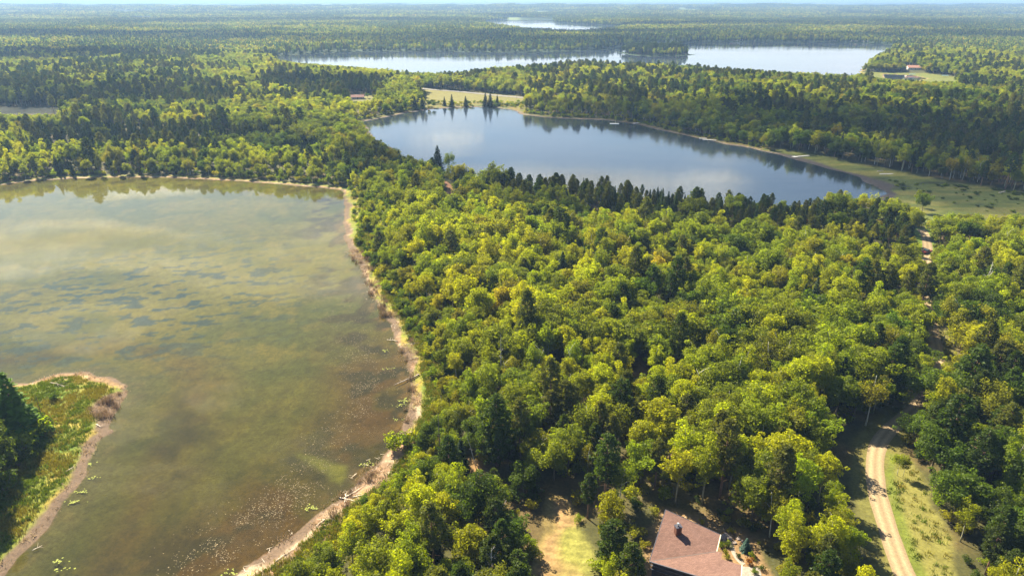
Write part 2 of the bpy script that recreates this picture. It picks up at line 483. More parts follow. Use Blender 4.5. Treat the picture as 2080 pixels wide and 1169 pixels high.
    s = s * (1 - 0.85 * smooth(0.50, 0.60, fbm(gx / 3.2, gy / 5.5, 37, 3)) * smooth(0.25, 0.6, d / np.maximum(wb, .05)) * right)
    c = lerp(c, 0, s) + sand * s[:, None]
    # wet mud rim, wider below the spit and at the meadow end of the second lake
    wm = np.where(right, 0.9 + 2.4 * smooth(0.42, 0.62, n2), np.where(isl, 1.0 + 2.2 * smooth(175, 155, gy), np.where(gk == 1, 2.0, 1.0)))
    wm = np.where(inm & (gk == 1), 14.0 * smooth(0, 1, fbm(gx / 60, gy / 30, 12, 2)), wm)
    mcol = np.where((gk == 1)[:, None], A([0.075, 0.062, 0.055]), A([0.13, 0.088, 0.060]))
    s = smooth(1.2, 0.8, d / wm) * land * (gy < 1200)
    c = lerp(c, 0, s) + mcol * s[:, None]
    # brown dead reeds on the east side of the spit
    rd = smooth(6.5, 4.5, np.hypot((gx - unproj(232, 822)[0]) / 1.0, (gy - unproj(232, 822)[1]) / 1.3)) * land * isl
    c = lerp(c, A([0.13, 0.085, 0.055]), rd)
    # lake beds
    bed = np.tile(A([0.17, 0.165, 0.055]), (len(gx), 1))
    m1 = fbm(gx / 30, gy / 22, 41, 3)
    bed = lerp(bed, A([0.105, 0.120, 0.040]), smooth(0.40, 0.65, m1))
    bed = lerp(bed, A([0.22, 0.19, 0.055]), smooth(0.52, 0.70, fbm(gx / 7, gy / 11, 43, 3)) * 0.55)
    lw = smooth(unproj(300, 520)[1] + 10, unproj(300, 700)[1], gy)
    # shallow right-hand shelf: browns and weeds
    shelf = smooth(34, 10, -d) * near * smooth(8, 22, sdf(gx, gy, SPIT, far=30.0))
    bed = lerp(bed, A([0.150, 0.085, 0.030]), shelf * (0.55 + 0.55 * smooth(0.38, 0.55, n2)) * smooth(235, 170, gy))
    bed = lerp(bed, A([0.060, 0.048, 0.022]), shelf * smooth(0.50, 0.66, fbm(gx / 9, gy / 8, 47, 3)))
    bed = bed * 0.56 * A([1.06, 0.94, 0.36])
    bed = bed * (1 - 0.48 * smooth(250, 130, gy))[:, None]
    bed = lerp(bed, A([0.115, 0.062, 0.024]), smooth(6, 1, -d) * smooth(0.5, 0.7, n1) * near * 0.7)
    # dark weed clumps in the open part, lying along one direction
    rx, ry = gx * 0.96 + gy * 0.28, -gx * 0.28 + gy * 0.96
    wx, wy = unproj(300, 590)
    reg = smooth(75, 20, np.hypot((gx - wx) * 0.8, (gy - wy) * 0.75))
    wd = smooth(0.575, 0.63, fbm(rx / 5.5, ry / 2.6, 49, 3)) * reg
    bed = lerp(bed, A([0.010, 0.030, 0.050]), wd * 0.95)
    # bare sandy shelf round the spit
    bed = lerp(bed, A([0.070, 0.060, 0.024]), smooth(9, 1, -d) * smooth(16, 6, sdf(gx, gy, SPIT, far=30.0)) * near * 0.8)
    # the green submerged bar and its dark hollow near the beach
    bx, by = unproj(672, 938)
    br = wp((600, 905), (640, 912), (672, 925), (700, 932), (700, 955), (690, 968), (672, 960), (662, 945), (630, 928))
    w = smooth(1.4, -0.8, sdf(gx, gy, br, far=20.0))
    w2 = smooth(5.0, 0.0, sdf(gx, gy + 2.0, br, far=20.0))
    bed = lerp(bed, A([0.018, 0.016, 0.007]), w2 * 0.6)
    bed = lerp(bed, A([0.075, 0.070, 0.008]), w)
    bed = bed * (0.86 + 0.28 * n3)[:, None]
    oth = (gk != 0)
    bed = np.where(oth[:, None], A([0.022, 0.030, 0.036]), bed)
    l2w = (gk == 1) & (gd < 0)
    end = smooth(90, 25, np.hypot(gx - unproj(1750, 375)[0], gy - unproj(1750, 375)[1])) * smooth(0.42, 0.55, fbm(gx / 14, gy / 6, 57, 3))
    bed = lerp(bed, A([0.09, 0.065, 0.05]), end * l2w)
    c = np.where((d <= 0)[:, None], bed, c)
    return np.clip(c * (0.9 + 0.2 * n3)[:, None] * np.where(d <= 0, 1.0, 0.85)[:, None], 0, 1)
gcol = ground_colors()
idx = (np.arange(NR - 1)[:, None] * NU + np.arange(NU - 1)[None, :]).ravel()
gfaces = np.stack([idx, idx + 1, idx + NU + 1, idx + NU], 1)
m, nt, out = nt_new("ground_soil_and_grass")
at = N(nt, "ShaderNodeAttribute", attribute_name="soil")
tc = N(nt, "ShaderNodeTexCoord").outputs["Object"]
nz = noise(nt, 1.6, 5, tc, 0.7)
nz2 = noise(nt, 0.25, 4, tc, 0.6)
f = math_n(nt, 'MULTIPLY', maprange(nt, nz, 0.3, 0.7, 0.68, 1.32), maprange(nt, nz2, 0.3, 0.7, 0.82, 1.18))
c = mixc(nt, 1.0, at.outputs["Color"], f, 'MULTIPLY')
p = N(nt, "ShaderNodeBsdfPrincipled"); nt.links.new(c, p.inputs["Base Color"])
p.inputs["Roughness"].default_value = 0.9; p.inputs["Specular IOR Level"].default_value = 0.15
b = N(nt, "ShaderNodeBump"); b.inputs["Strength"].default_value = 0.5; b.inputs["Distance"].default_value = 0.15
nt.links.new(nz, b.inputs["Height"]); nt.links.new(b.outputs[0], p.inputs["Normal"])
nt.links.new(p.outputs[0], out.inputs[0])
me = mesh_np("ground", np.stack([gx, gy, gz], 1), gfaces, m, True)
ca = me.color_attributes.new("soil", 'FLOAT_COLOR', 'POINT')
ca.data.foreach_set("color", np.concatenate([gcol, np.ones((len(gx), 1))], 1).astype(np.float32).ravel())
tag(obj("ground", me), "forest floor, beaches, marsh and lake beds of the whole landscape", "ground", kind='structure')
del gcol, gfaces

def ground_z(x, y):
    x = np.atleast_1d(np.asarray(x, float)); y = np.atleast_1d(np.asarray(y, float))
    # bilinear on the built grid so that things stand exactly on it
    j = np.clip(np.searchsorted(ys, y) - 1, 0, NR - 2)
    ty = (y - ys[j]) / (ys[j + 1] - ys[j])
    def row(jj):
        u = x / (ys[jj] + 85)
        t = (u + 1.05) / 2.1 * (NU - 1)
        i = np.clip(np.floor(t).astype(int), 0, NU - 2); fr = np.clip(t - i, 0, 1)
        return gz[jj * NU + i] * (1 - fr) + gz[jj * NU + i + 1] * fr
    return row(j) * (1 - ty) + row(j + 1) * ty
def gz1(x, y): return float(ground_z(x, y)[0])
def G(px, py):
    z = 1.0
    for _ in range(5):
        x, y = unproj(px, py, z); z = 0.5 * z + 0.5 * max(gz1(x, y), 0.0)
    return unproj(px, py, z)

# ------------------------------------------------------------------ water
def offset_poly(P, d):
    n = len(P); out = []
    area = 0.5 * sum(P[i][0] * P[(i + 1) % n][1] - P[(i + 1) % n][0] * P[i][1] for i in range(n))
    sg = 1 if area > 0 else -1
    for i in range(n):
        a = P[i - 1]; b = P[(i + 1) % n]
        t = np.array([b[0] - a[0], b[1] - a[1]]); t = t / (np.hypot(*t) + 1e-9)
        out.append((P[i][0] + sg * t[1] * d, P[i][1] - sg * t[0] * d))
    return out
def water_mat(name, tint, clear, ripple, scale, rough, ior=1.34, body=(0.03, 0.04, 0.05)):
    m, nt, out = nt_new(name)
    tc = N(nt, "ShaderNodeTexCoord").outputs["Object"]
    mp = N(nt, "ShaderNodeMapping"); nt.links.new(tc, mp.inputs[0])
    mp.inputs["Rotation"].default_value = (0, 0, 0.35); mp.inputs["Scale"].default_value = (0.55, 1.0, 1)
    h1 = noise(nt, scale, 3, mp.outputs[0], 0.55)
    big = noise(nt, 0.010, 3, mp.outputs[0], 0.55)
    wind = maprange(nt, big, 0.42, 0.58, 0.35, 1.0)
    b = N(nt, "ShaderNodeBump"); b.inputs["Distance"].default_value = 0.022
    nt.links.new(math_n(nt, 'MULTIPLY', wind, ripple), b.inputs["Strength"])
    nt.links.new(h1, b.inputs["Height"])
    g = N(nt, "ShaderNodeBsdfGlossy"); g.inputs[0].default_value = (1, 1, 1, 1)
    nt.links.new(maprange(nt, big, 0.42, 0.58, rough * 0.5, rough), g.inputs["Roughness"])
    nt.links.new(b.outputs[0], g.inputs["Normal"])
    t = N(nt, "ShaderNodeBsdfTransparent"); t.inputs[0].default_value = (*tint, 1)
    d = N(nt, "ShaderNodeBsdfDiffuse"); d.inputs[0].default_value = (*body, 1)
    mt = N(nt, "ShaderNodeMixShader"); mt.inputs[0].default_value = 1 - clear
    nt.links.new(t.outputs[0], mt.inputs[1]); nt.links.new(d.outputs[0], mt.inputs[2])
    fr = N(nt, "ShaderNodeFresnel"); fr.inputs["IOR"].default_value = ior
    mx = N(nt, "ShaderNodeMixShader"); nt.links.new(fr.outputs[0], mx.inputs[0])
    nt.links.new(mt.outputs[0], mx.inputs[1]); nt.links.new(g.outputs[0], mx.inputs[2])
    nt.links.new(mx.outputs[0], out.inputs[0])
    return m
W_SHALLOW = water_mat("shallow_clear_water", (0.86, 0.88, 0.70), 0.88, 0.30, 1.3, 0.03, 1.19, body=(0.040, 0.037, 0.007))
W_DEEP = water_mat("deep_lake_water", (0.5, 0.6, 0.6), 0.35, 0.9, 0.9, 0.12, body=(0.020, 0.030, 0.045))
W_FAR = water_mat("far_lake_water", (0.4, 0.5, 0.5), 0.2, 0.6, 0.4, 0.10, body=(0.03, 0.04, 0.06))
for nm, P, mt_, lb, off in (("water", L1, W_SHALLOW, "shallow olive lake with weeds showing through in front", 4), ("water", L2, W_DEEP, "blue grey lake behind the dark pine row", 9),
                       ("water", L3, W_FAR, "pale wide lake beyond the wooded ridge", 14), ("water", L4, W_FAR, "thin bright lake far off near the horizon", 4),
                       ("water", L4B, W_FAR, "small pale water sliver beside the far thin lake", 4), ("water", POND, W_FAR, "small inlet pond between yellow marsh and dark trees", 4),
                       ("water", L5, W_FAR, "faint pale water line just under the horizon", 4)):
    q = offset_poly(P, off)
    if sum(q[i - 1][0] * q[i][1] - q[i][0] * q[i - 1][1] for i in range(len(q))) < 0: q = q[::-1]
    o = obj(nm, mesh_np(nm, [(a, b_, 0.0) for a, b_ in q], [tuple(range(len(q)))], mt_))
    tag(o, lb, "lake", kind='structure')

# ------------------------------------------------------------------ tracks and roads: strips laid on the ground
def strip(name, P, width, mat, label, lift=0.08, cross=5, step=1.5, seed=1):
    pts = []
    P = [np.array(p) for p in P]
    # Catmull-Rom resampling
    for i in range(len(P) - 1):
        p0 = P[max(i - 1, 0)]; p1 = P[i]; p2 = P[i + 1]; p3 = P[min(i + 2, len(P) - 1)]
        n = max(2, int(np.hypot(*(p2 - p1)) / step))
        for k in range(n):
            t = k / n
            pts.append(0.5 * ((2 * p1) + (-p0 + p2) * t + (2 * p0 - 5 * p1 + 4 * p2 - p3) * t * t + (-p0 + 3 * p1 - 3 * p2 + p3) * t ** 3))
    pts.append(P[-1]); pts = np.array(pts)
    tan = np.gradient(pts, axis=0); tan /= np.linalg.norm(tan, axis=1)[:, None] + 1e-9
    nor = np.stack([tan[:, 1], -tan[:, 0]], 1)
    n = len(pts); V = []
    wn_ = (vnoise(np.arange(n) * 0.35, np.zeros(n), seed) - 0.5) * 0.5
    for c_ in range(cross):
        s = (c_ / (cross - 1) - 0.5) * (width + wn_)
        V.append(pts + nor * s[:, None])
    V = np.array(V)
    z = ground_z(V[..., 0].ravel(), V[..., 1].ravel()).reshape(V.shape[:2]) + lift
    z[0] -= 0.06; z[-1] -= 0.06
    vv = np.concatenate([V, z[..., None]], 2).reshape(-1, 3)
    f = np.array([[c_ * n + i, c_ * n + i + 1, (c_ + 1) * n + i + 1, (c_ + 1) * n + i] for c_ in range(cross - 1) for i in range(n - 1)])
    me = mesh_np(name, vv, f[:, ::-1], mat, True)
    a = me.attributes.new("across", 'FLOAT', 'POINT')
    a.data.foreach_set("value", np.repeat(np.linspace(-1, 1, cross), n).astype(np.float32))
    return tag(obj(name, me), label, "road", kind='structure')
m, nt, out = nt_new("sandy_gravel")
at = N(nt, "ShaderNodeAttribute", attribute_name="across")
tc = N(nt, "ShaderNodeTexCoord").outputs["Object"]
rut = math_n(nt, 'ABSOLUTE', math_n(nt, 'SUBTRACT', math_n(nt, 'ABSOLUTE', at.outputs["Fac"]), 0.45))
nz = noise(nt, 2.2, 5, tc, 0.7)
fr = maprange(nt, rut, 0.0, 0.4, 1.0, 0.0)
c = mixc(nt, fr, (0.205, 0.145, 0.080), (0.31, 0.225, 0.13))
c = mixc(nt, 1.0, c, maprange(nt, nz, 0.3, 0.7, 0.75, 1.2), 'MULTIPLY')
p = N(nt, "ShaderNodeBsdfPrincipled"); nt.links.new(c, p.inputs["Base Color"]); p.inputs["Roughness"].default_value = 0.95
nt.links.new(p.outputs[0], out.inputs[0])
GRAVEL = m
ASPH = simple("worn_pale_asphalt", (0.15, 0.135, 0.12), 0.9, 0.1, 0.2)
strip("road", TRACK, 4.1, GRAVEL, "sandy gravel track winding through the forest")
strip("road", TRACK2, 3.5, simple("red_brown_earth", (0.30, 0.15, 0.08), 0.95, 0.2, 0.8), "red brown earth track between the trees at the lake isthmus")
strip("road", HIGHWAY, 9.0, ASPH, "pale highway crossing the yellow field behind the second lake", lift=0.25, step=6)

# ------------------------------------------------------------------ trees
rng = np.random.default_rng(7)
def unit(v): return v / (np.linalg.norm(v, axis=-1, keepdims=True) + 1e-9)
def leaves(C, Nn, size, r, asp=0.75):
    """a quad for every leaf spray: centres C, normals Nn"""
    n = len(C)
    rnd = unit(r.normal(size=(n, 3)))
    t = unit(np.cross(Nn, rnd)); b_ = np.cross(Nn, t)
    s = size * r.uniform(0.6, 1.3, n)[:, None]
    a = asp
    j = r.uniform(0.7, 1.3, (4, n, 1))
    q = np.stack([C + (t * s) * j[0], C + b_ * s * a * j[1], C - t * s * j[2], C - b_ * s * a * j[3]], 1)
    return q.reshape(-1, 3)
def qfaces(n): return np.arange(n * 4).reshape(n, 4)
def blobs_to_leaves(blobs, per, size, r, up=0.35, jit=0.7, droop=0.0, squash=0.8):
    Cs, Ns, T = [], [], []
    for (c_, rb, tone) in blobs:
        n = max(6, int(per * rb * rb))
        d = unit(r.normal(size=(n, 3)) + np.array([0, 0, 0.35]))
        rad = rb * r.uniform(0.72, 1.08, n)[:, None]
        p_ = np.array(c_) + d * rad * np.array([1, 1, squash])
        if droop: p_[:, 2] -= droop * r.uniform(0, 1, n) ** 2 * rb
        nn = unit(d + np.array([0, 0, up]) + jit * r.normal(size=(n, 3)))
        Cs.append(p_); Ns.append(nn); T.append(np.full(n, tone) * r.uniform(0.85, 1.15, n))
    C = np.concatenate(Cs); Nn = np.concatenate(Ns); T = np.concatenate(T)
    return leaves(C, Nn, size, r), np.repeat(T, 4)
def crown_round(seed, R, Ht, cb, nb, rbf, per, size, top=1.0, **k):
    r = np.random.default_rng(seed)
    zc = (Ht + cb) / 2; hz = (Ht - cb) / 2
    blobs = []
    sx, sy = r.uniform(0.85, 1.15, 2)
    ph = r.uniform(0, 6.28, 3)
    for i in range(nb):
        d = unit(r.normal(size=3)); d[2] = d[2] * 0.9 + 0.12
        rad = r.uniform(0.5, 0.86) if i > nb * 0.25 else r.uniform(0.1, 0.5)
        az = math.atan2(d[1], d[0])
        lob = 1 + 0.16 * math.sin(2 * az + ph[0]) + 0.12 * math.sin(3 * az + ph[1])
        taper = 1 - (1 - top) * max(d[2] * rad, 0)
        rb = R * r.uniform(rbf[0], rbf[1])
        c_ = (d[0] * rad * R * sx * lob * taper, d[1] * rad * R * sy * lob * taper, zc + d[2] * rad * hz)
        blobs.append((c_, rb, r.uniform(0.82, 1.2)))
    main = list(blobs)
    for i in range(int(nb * 0.55) if nb > 10 else 0):       # ragged outer sprays
        c0, rb0, tn = main[int(r.integers(0, len(main)))]
        d = unit(np.array(c0) - np.array([0, 0, zc - hz * .3]) + 0.001)
        c_ = np.array(c0) + d * rb0 * r.uniform(0.8, 1.25) + r.normal(size=3) * rb0 * .35
        blobs.append((tuple(c_), rb0 * r.uniform(0.28, 0.5), tn * r.uniform(.95, 1.25)))
    v, t = blobs_to_leaves(blobs, per, size, r, **k)
    return v, t, main
def trunk_mesh(name, Ht, r0, mat, blobs=None, seed=0, topf=0.8, lean=0.3, n=7, nl=7):
    r = random.Random(seed); mb = MB()
    pts = []; rad = []
    lx, ly = r.uniform(-lean, lean), r.uniform(-lean, lean)
    for i in range(6):
        t = i / 5
        pts.append((lx * t * t * 2 + r.uniform(-.06, .06), ly * t * t * 2 + r.uniform(-.06, .06), -0.3 + (Ht * topf + .3) * t)); rad.append(r0 * (1 - 0.82 * t) * (1.25 if i == 0 else 1))
    mb.tube(pts, rad, n)
    if blobs:
        for (c_, rb, _) in r.sample(blobs, min(nl, len(blobs))):
            z0 = max(min(c_[2] - 1.5, Ht * topf * 0.9), Ht * 0.2); t = z0 / (Ht * topf)
            p0 = Vector((lx * t * t * 2, ly * t * t * 2, z0)); p1 = Vector(c_)
            mid = (p0 + p1) / 2 + Vector((0, 0, 0.3))
            mb.tube([p0, mid, p1], [r0 * 0.4, r0 * 0.25, r0 * 0.08], 5)
    return mb.mesh(name, mat, True)

BARK = {
    'oak': simple("grey_brown_bark", (0.13, 0.10, 0.07), 0.95, 0.3, 4),
    'aspen': simple("pale_aspen_bark", (0.30, 0.29, 0.20), 0.9, 0.3, 3),
    'birch': simple("white_birch_bark", (0.55, 0.52, 0.45), 0.9, 0.35, 5),
    'pine': simple("orange_brown_pine_bark", (0.24, 0.14, 0.09), 0.95, 0.3, 4),
    'spruce': simple("dark_spruce_bark", (0.11, 0.085, 0.065), 0.95, 0.3, 4),
    'shrub': simple("shrub_stem_bark", (0.15, 0.11, 0.08), 0.95, 0.2, 4),
}
TINTS = {
    'oak': [("deep green", (0.060, 0.092, 0.005)), ("fresh green", (0.128, 0.158, 0.005)), ("olive green", (0.160, 0.160, 0.006))],
    'aspen': [("bright yellow-green", (0.215, 0.232, 0.005)), ("light green", (0.158, 0.195, 0.006)), ("golden green", (0.240, 0.210, 0.007))],
    'birch': [("soft olive", (0.135, 0.138, 0.010)), ("pale green", (0.135, 0.165, 0.010)), ("yellowing", (0.205, 0.180, 0.009))],
    'pine': [("dark green", (0.040, 0.062, 0.009)), ("olive grey-green", (0.082, 0.090, 0.016)), ("mid green", (0.075, 0.140, 0.012))],
    'spruce': [("blackish green", (0.020, 0.038, 0.009)), ("mid green", (0.044, 0.075, 0.010)), ("fresh green", (0.080, 0.150, 0.014))],
    'shrub': [("bright green", (0.125, 0.165, 0.006)), ("yellow-green", (0.180, 0.180, 0.008)), ("dark green", (0.045, 0.072, 0.006))],
}
FMAT = {(s, i): foliage(f"{n.replace(' ', '_').replace('-', '_')}_{s}_leaves", c_, trans={'pine': 0.42, 'spruce': 0.3}.get(s, 0.6)) for s, L in TINTS.items() for i, (n, c_) in enumerate(L)}
def crown_pine(seed, Ht, R, low):
    r = np.random.default_rng(seed); C, Nn, T = [], [], []; br = []
    z = Ht * low
    while z < Ht:
        t = (z - Ht * low) / (Ht * (1 - low))
        prof = math.sin(min(t * 1.15 + 0.25, 1.4) * math.pi * 0.5) * (1 - t) ** 0.55 if t < 1 else 0
        L = R * max(prof, 0.08) * 1.15
        nb = int(r.integers(5, 8)); a0 = r.uniform(0, 6.28)
        for k in range(nb):
            if r.uniform() < 0.12: continue
            a = a0 + k * 6.283 / nb + r.uniform(-.25, .25); l = L * r.uniform(0.7, 1.15)
            end = np.array([math.cos(a) * l, math.sin(a) * l, z + l * 0.22 + r.uniform(-.2, .3)])
            br.append(((0, 0, z), end))
            nt_ = max(2, int(l * 1.7))
            for q in range(nt_):
                f = 0.35 + 0.65 * (q + 1) / nt_
                c_ = np.array([0, 0, z]) * (1 - f) + end * f + r.normal(size=3) * 0.22 * l * 0.5
                tone = r.uniform(0.8, 1.25)
                n = 22
                d = unit(r.normal(size=(n, 3)) + np.array([0, 0, .5]))
                C.append(c_ + d * r.uniform(0.25, 0.62, n)[:, None] * np.array([1, 1, .6])); Nn.append(unit(np.cross(d, r.normal(size=(n, 3))) + d * 0.8)); T.append(np.full(n, tone))
        z += r.uniform(0.55, 0.85)
    C = np.concatenate(C); Nn = np.concatenate(Nn); T = np.concatenate(T)
    return leaves(C, Nn, 0.24, r, 0.6), np.repeat(T, 4), br
def crown_spruce(seed, Ht, R, low=0.06):
    r = np.random.default_rng(seed); C, Nn, T = [], [], []
    z = Ht * low
    while z < Ht * 0.985:
        t = (z / Ht - low) / (1 - low)
        L = R * (1 - t) ** 0.85 + 0.12
        nb = max(5, int(11 * (1 - t) + 4)); a0 = r.uniform(0, 6.28)
        for k in range(nb):
            a = a0 + k * 6.283 / nb + r.uniform(-.2, .2); l = L * r.uniform(0.72, 1.12)
            n = max(4, int(l * 9)); f = r.uniform(0.1, 1, n) ** 0.7
            w = 0.28 * l * (1 - f * 0.6)
            side = r.uniform(-1, 1, n) * w
            ca_, sa_ = math.cos(a), math.sin(a)
            x = ca_ * l * f - sa_ * side; y = sa_ * l * f + ca_ * side
            zz = z - l * f * 0.30 + 0.12 * l * f * f - np.abs(side) * 0.25
            C.append(np.stack([x, y, zz], 1)); Nn.append(unit(np.stack([ca_ * 0.5 * np.ones(n), sa_ * 0.5 * np.ones(n), np.ones(n)], 1) + 0.45 * r.normal(size=(n, 3))))
            T.append(np.full(n, r.uniform(0.8, 1.2)))
        z += 0.32 + 0.25 * (1 - t)
    C = np.concatenate(C); Nn = np.concatenate(Nn); T = np.concatenate(T)
    return leaves(C, Nn, 0.26, r, 0.7), np.repeat(T, 4), []
# every kind: list of variants (crown verts, tone, trunk mesh, nominal height, nominal radius)
KIND = {}
def make_kind(s, nvar):
    L = []
    for v in range(nvar):
        sd = {'oak': 100, 'aspen': 200, 'birch': 300, 'pine': 400, 'spruce': 500, 'shrub': 600}[s] + v
        r = random.Random(sd)
        if s == 'oak':
            Ht, R = 13.0, r.uniform(4.3, 5.2)
            q, t, bl = crown_round(sd, R, Ht, Ht * 0.22, 40, (0.24, 0.38), 85, 0.20, up=0.5, jit=0.65)
            tr = trunk_mesh("trunk", Ht, 0.26, BARK[s], bl, sd, 0.72)
        elif s == 'aspen':
            Ht, R = 15.0, r.uniform(2.9, 3.6)
            q, t, bl = crown_round(sd, R, Ht, Ht * 0.25, 38, (0.26, 0.40), 110, 0.17, top=0.55, up=0.3, jit=0.8)
            tr = trunk_mesh("trunk", Ht, 0.17, BARK[s], bl, sd, 0.85)
        elif s == 'birch':
            Ht, R = 13.5, r.uniform(2.9, 3.7)
            q, t, bl = crown_round(sd, R, Ht, Ht * 0.28, 34, (0.26, 0.38), 105, 0.15, top=0.7, up=0.2, jit=0.9, droop=1.2)
            tr = trunk_mesh("trunk", Ht, 0.15, BARK[s], bl, sd, 0.85, 0.8)
        elif s == 'pine':
            Ht, R = 17.0, r.uniform(2.7, 3.4)
            q, t, br = crown_pine(sd, Ht, R * (1.25 if v == 6 else 1), 0.12 if v == 6 else r.uniform(0.34, 0.5))
            mb = MB(); mb.tube([(0, 0, -.3), (.05, 0, 5), (0, .06, 11), (0, 0, Ht * 0.985)], [0.27, 0.2, 0.13, 0.03], 7)
            for k, (a_, b_) in enumerate(br):
                if k % 2 == 0: mb.tube([a_, b_], [0.045, 0.015], 4)
            for k in range(7):   # dead stubs low on the stem
                a = r.uniform(0, 6.28); z = r.uniform(3, 7); l = r.uniform(.6, 1.5)
                mb.tube([(0, 0, z), (math.cos(a) * l, math.sin(a) * l, z + .1)], [0.03, 0.012], 4)
            tr = mb.mesh("trunk", BARK[s], True)
        elif s == 'spruce':
            Ht, R = 14.0, r.uniform(2.3, 2.9)
            q, t, br = crown_spruce(sd, Ht, R)
            tr = MB().tube([(0, 0, -.3), (0, 0, Ht * .98)], [0.2, 0.03], 6).mesh("trunk", BARK[s], True)
        else:
            Ht, R = 2.6, r.uniform(1.5, 1.9)
            q, t, bl = crown_round(sd, R, Ht, 0.1, 12, (0.34, 0.5), 120, 0.15, up=0.4, jit=0.8)
            mb = MB()
            for (c_, rb, _) in bl[:6]: mb.tube([(0, 0, -.1), c_], [0.05, 0.02], 5)
            tr = mb.mesh("trunk", BARK[s], True)
        crowns = []
        base = mesh_np("crown", q, qfaces(len(q) // 4), FMAT[(s, 0)], False, t)
        for i in range(len(TINTS[s])):
            me = base if i == 0 else base.copy()
            me.materials[0] = FMAT[(s, i)]
            crowns.append(me)
        L.append(dict(crowns=crowns, q=q, t=t, trunk=tr, H=Ht, R=R))
    KIND[s] = L
for s, nv in (('oak', 6), ('aspen', 6), ('birch', 5), ('pine', 7), ('spruce', 5), ('shrub', 4)): make_kind(s, nv)

# ---- joined prototypes (crown + trunk) used only by the mass forests
def joined(parts):
    V = []; F = []; T = []; M = []; mats = []; n0 = 0
    for verts, faces, tone, mat in parts:
        if mat not in mats: mats.append(mat)
        V.append(verts); T.append(tone)
        F += [tuple(int(i) + n0 for i in f) for f in faces]; M += [mats.index(mat)] * len(faces); n0 += len(verts)
    me = mesh_np("tree_mass", np.concatenate(V), F, mats, False, np.concatenate(T))
    me.polygons.foreach_set("material_index", np.array(M, np.int32))
    return me
def trunk_arr(tr):
    co = np.zeros(len(tr.vertices) * 3, np.float32); tr.vertices.foreach_get("co", co); co = co.reshape(-1, 3)
    return co, [tuple(p.vertices) for p in tr.polygons], np.ones(len(co))
PC = bpy.data.collections.new("mass_sources")
PROTO = {}
for s in KIND:
    for v in range(3):
        K = KIND[s][v]; tv, tf, tt = trunk_arr(K['trunk'])
        for i in range(len(TINTS[s])):
            me = joined([(K['q'], qfaces(len(K['q']) // 4), K['t'], FMAT[(s, i)]), (tv, tf, tt, BARK[s])])
            nm = f"a{len(PROTO):03d}"; PROTO[(s, v, i)] = len(PROTO)
            PC.objects.link(bpy.data.objects.new(nm, me))
# far groves: many light trees in one mesh, for beyond 1.4 km
def grove(seed, size, mix):
    r = np.random.default_rng(seed); parts = []
    n = int((size / 8.5) ** 2)
    for k in range(n):
        s = mix[int(r.integers(0, len(mix)))]
        x, y = r.uniform(-size / 2, size / 2, 2)
        i = int(r.integers(0, 2 if s == 'pine' else len(TINTS[s])))
        Ht = r.uniform(11, 17); R = {'oak': 4.6, 'aspen': 3.6, 'pine': 3.2, 'spruce': 2.6}[s]
        if s in ('oak', 'aspen'):
            q, t, _ = crown_round(int(r.integers(1e6)), R, Ht, Ht * 0.3, 7, (0.4, 0.55), 4.2, 0.95, top=0.7, up=0.5, jit=0.5)
        else:
            m_ = 70; f = r.uniform(0, 1, m_) ** 0.7; a = r.uniform(0, 6.28, m_); rr = R * (1 - f) ** 0.8
            c_ = np.stack([np.cos(a) * rr, np.sin(a) * rr, Ht * (0.3 + 0.7 * f)], 1)
            q = leaves(c_, unit(np.stack([np.cos(a), np.sin(a), 0.7 * np.ones(m_)], 1) + .4 * r.normal(size=(m_, 3))), 0.8, r); t = np.ones(len(q)) * r.uniform(.8, 1.2)
        q = q + np.array([x, y, -0.5])
        parts.append((q, qfaces(len(q) // 4), t, FMAT[(s, i)]))
    return joined(parts)
GROVES = {'mixed': [], 'conifer': [], 'bright': []}
for g, mix in (('mixed', ['oak', 'oak', 'aspen', 'pine', 'spruce']), ('conifer', ['pine', 'spruce', 'pine', 'oak']), ('bright', ['aspen', 'oak', 'aspen', 'oak', 'pine'])):
    for v in range(3):
        nm = f"a{len(PROTO):03d}"; PROTO[(g, v, 0)] = len(PROTO); GROVES[g].append(PROTO[(g, v, 0)])
        PC.objects.link(bpy.data.objects.new(nm, grove(900 + v + len(g) * 10, 52, mix)))

# ---- where trees stand
def on_clearing(x, y, margin=1.0):
    bad = np.zeros(len(x), bool)
    for P in CLEAR: bad |= sdf(x, y, P, far=10.0) < margin
    bad |= pdist(x, y, TRACK, False) < np.where(y < unproj(1800, 850)[1], 4.2, 2.2)
    lowt = (y < unproj(1800, 880)[1])
    bad |= lowt & (pdist(x + 6.0, y, TRACK, False) < 6.0)
    bad |= pdist(x, y, TRACK2, False) < 3.0
    bad |= pdist(x, y, HIGHWAY, False) < 9
    return bad
def blocked(x, y, z, Ht, R):
    """does the crown stand in front of something that must show?"""
    b = np.zeros(len(x), bool)
    for fz, fx in [(0.99, 0), (0.9, -.5), (0.9, .5)] + [(q, w_) for q in (0.72, 0.52, 0.34) for w_ in (-.95, -.5, 0, .5, .95)]:
        px, py = proj(x + fx * R, y, z + fz * Ht)
        for P in VIS:
            lo = P.min(0); hi = P.max(0)
            m_ = (px > lo[0]) & (px < hi[0]) & (py > lo[1]) & (py < hi[1])
            if m_.any():
                t = np.zeros(len(x), bool); t[m_] = inside(px[m_], py[m_], P); b |= t
    return b
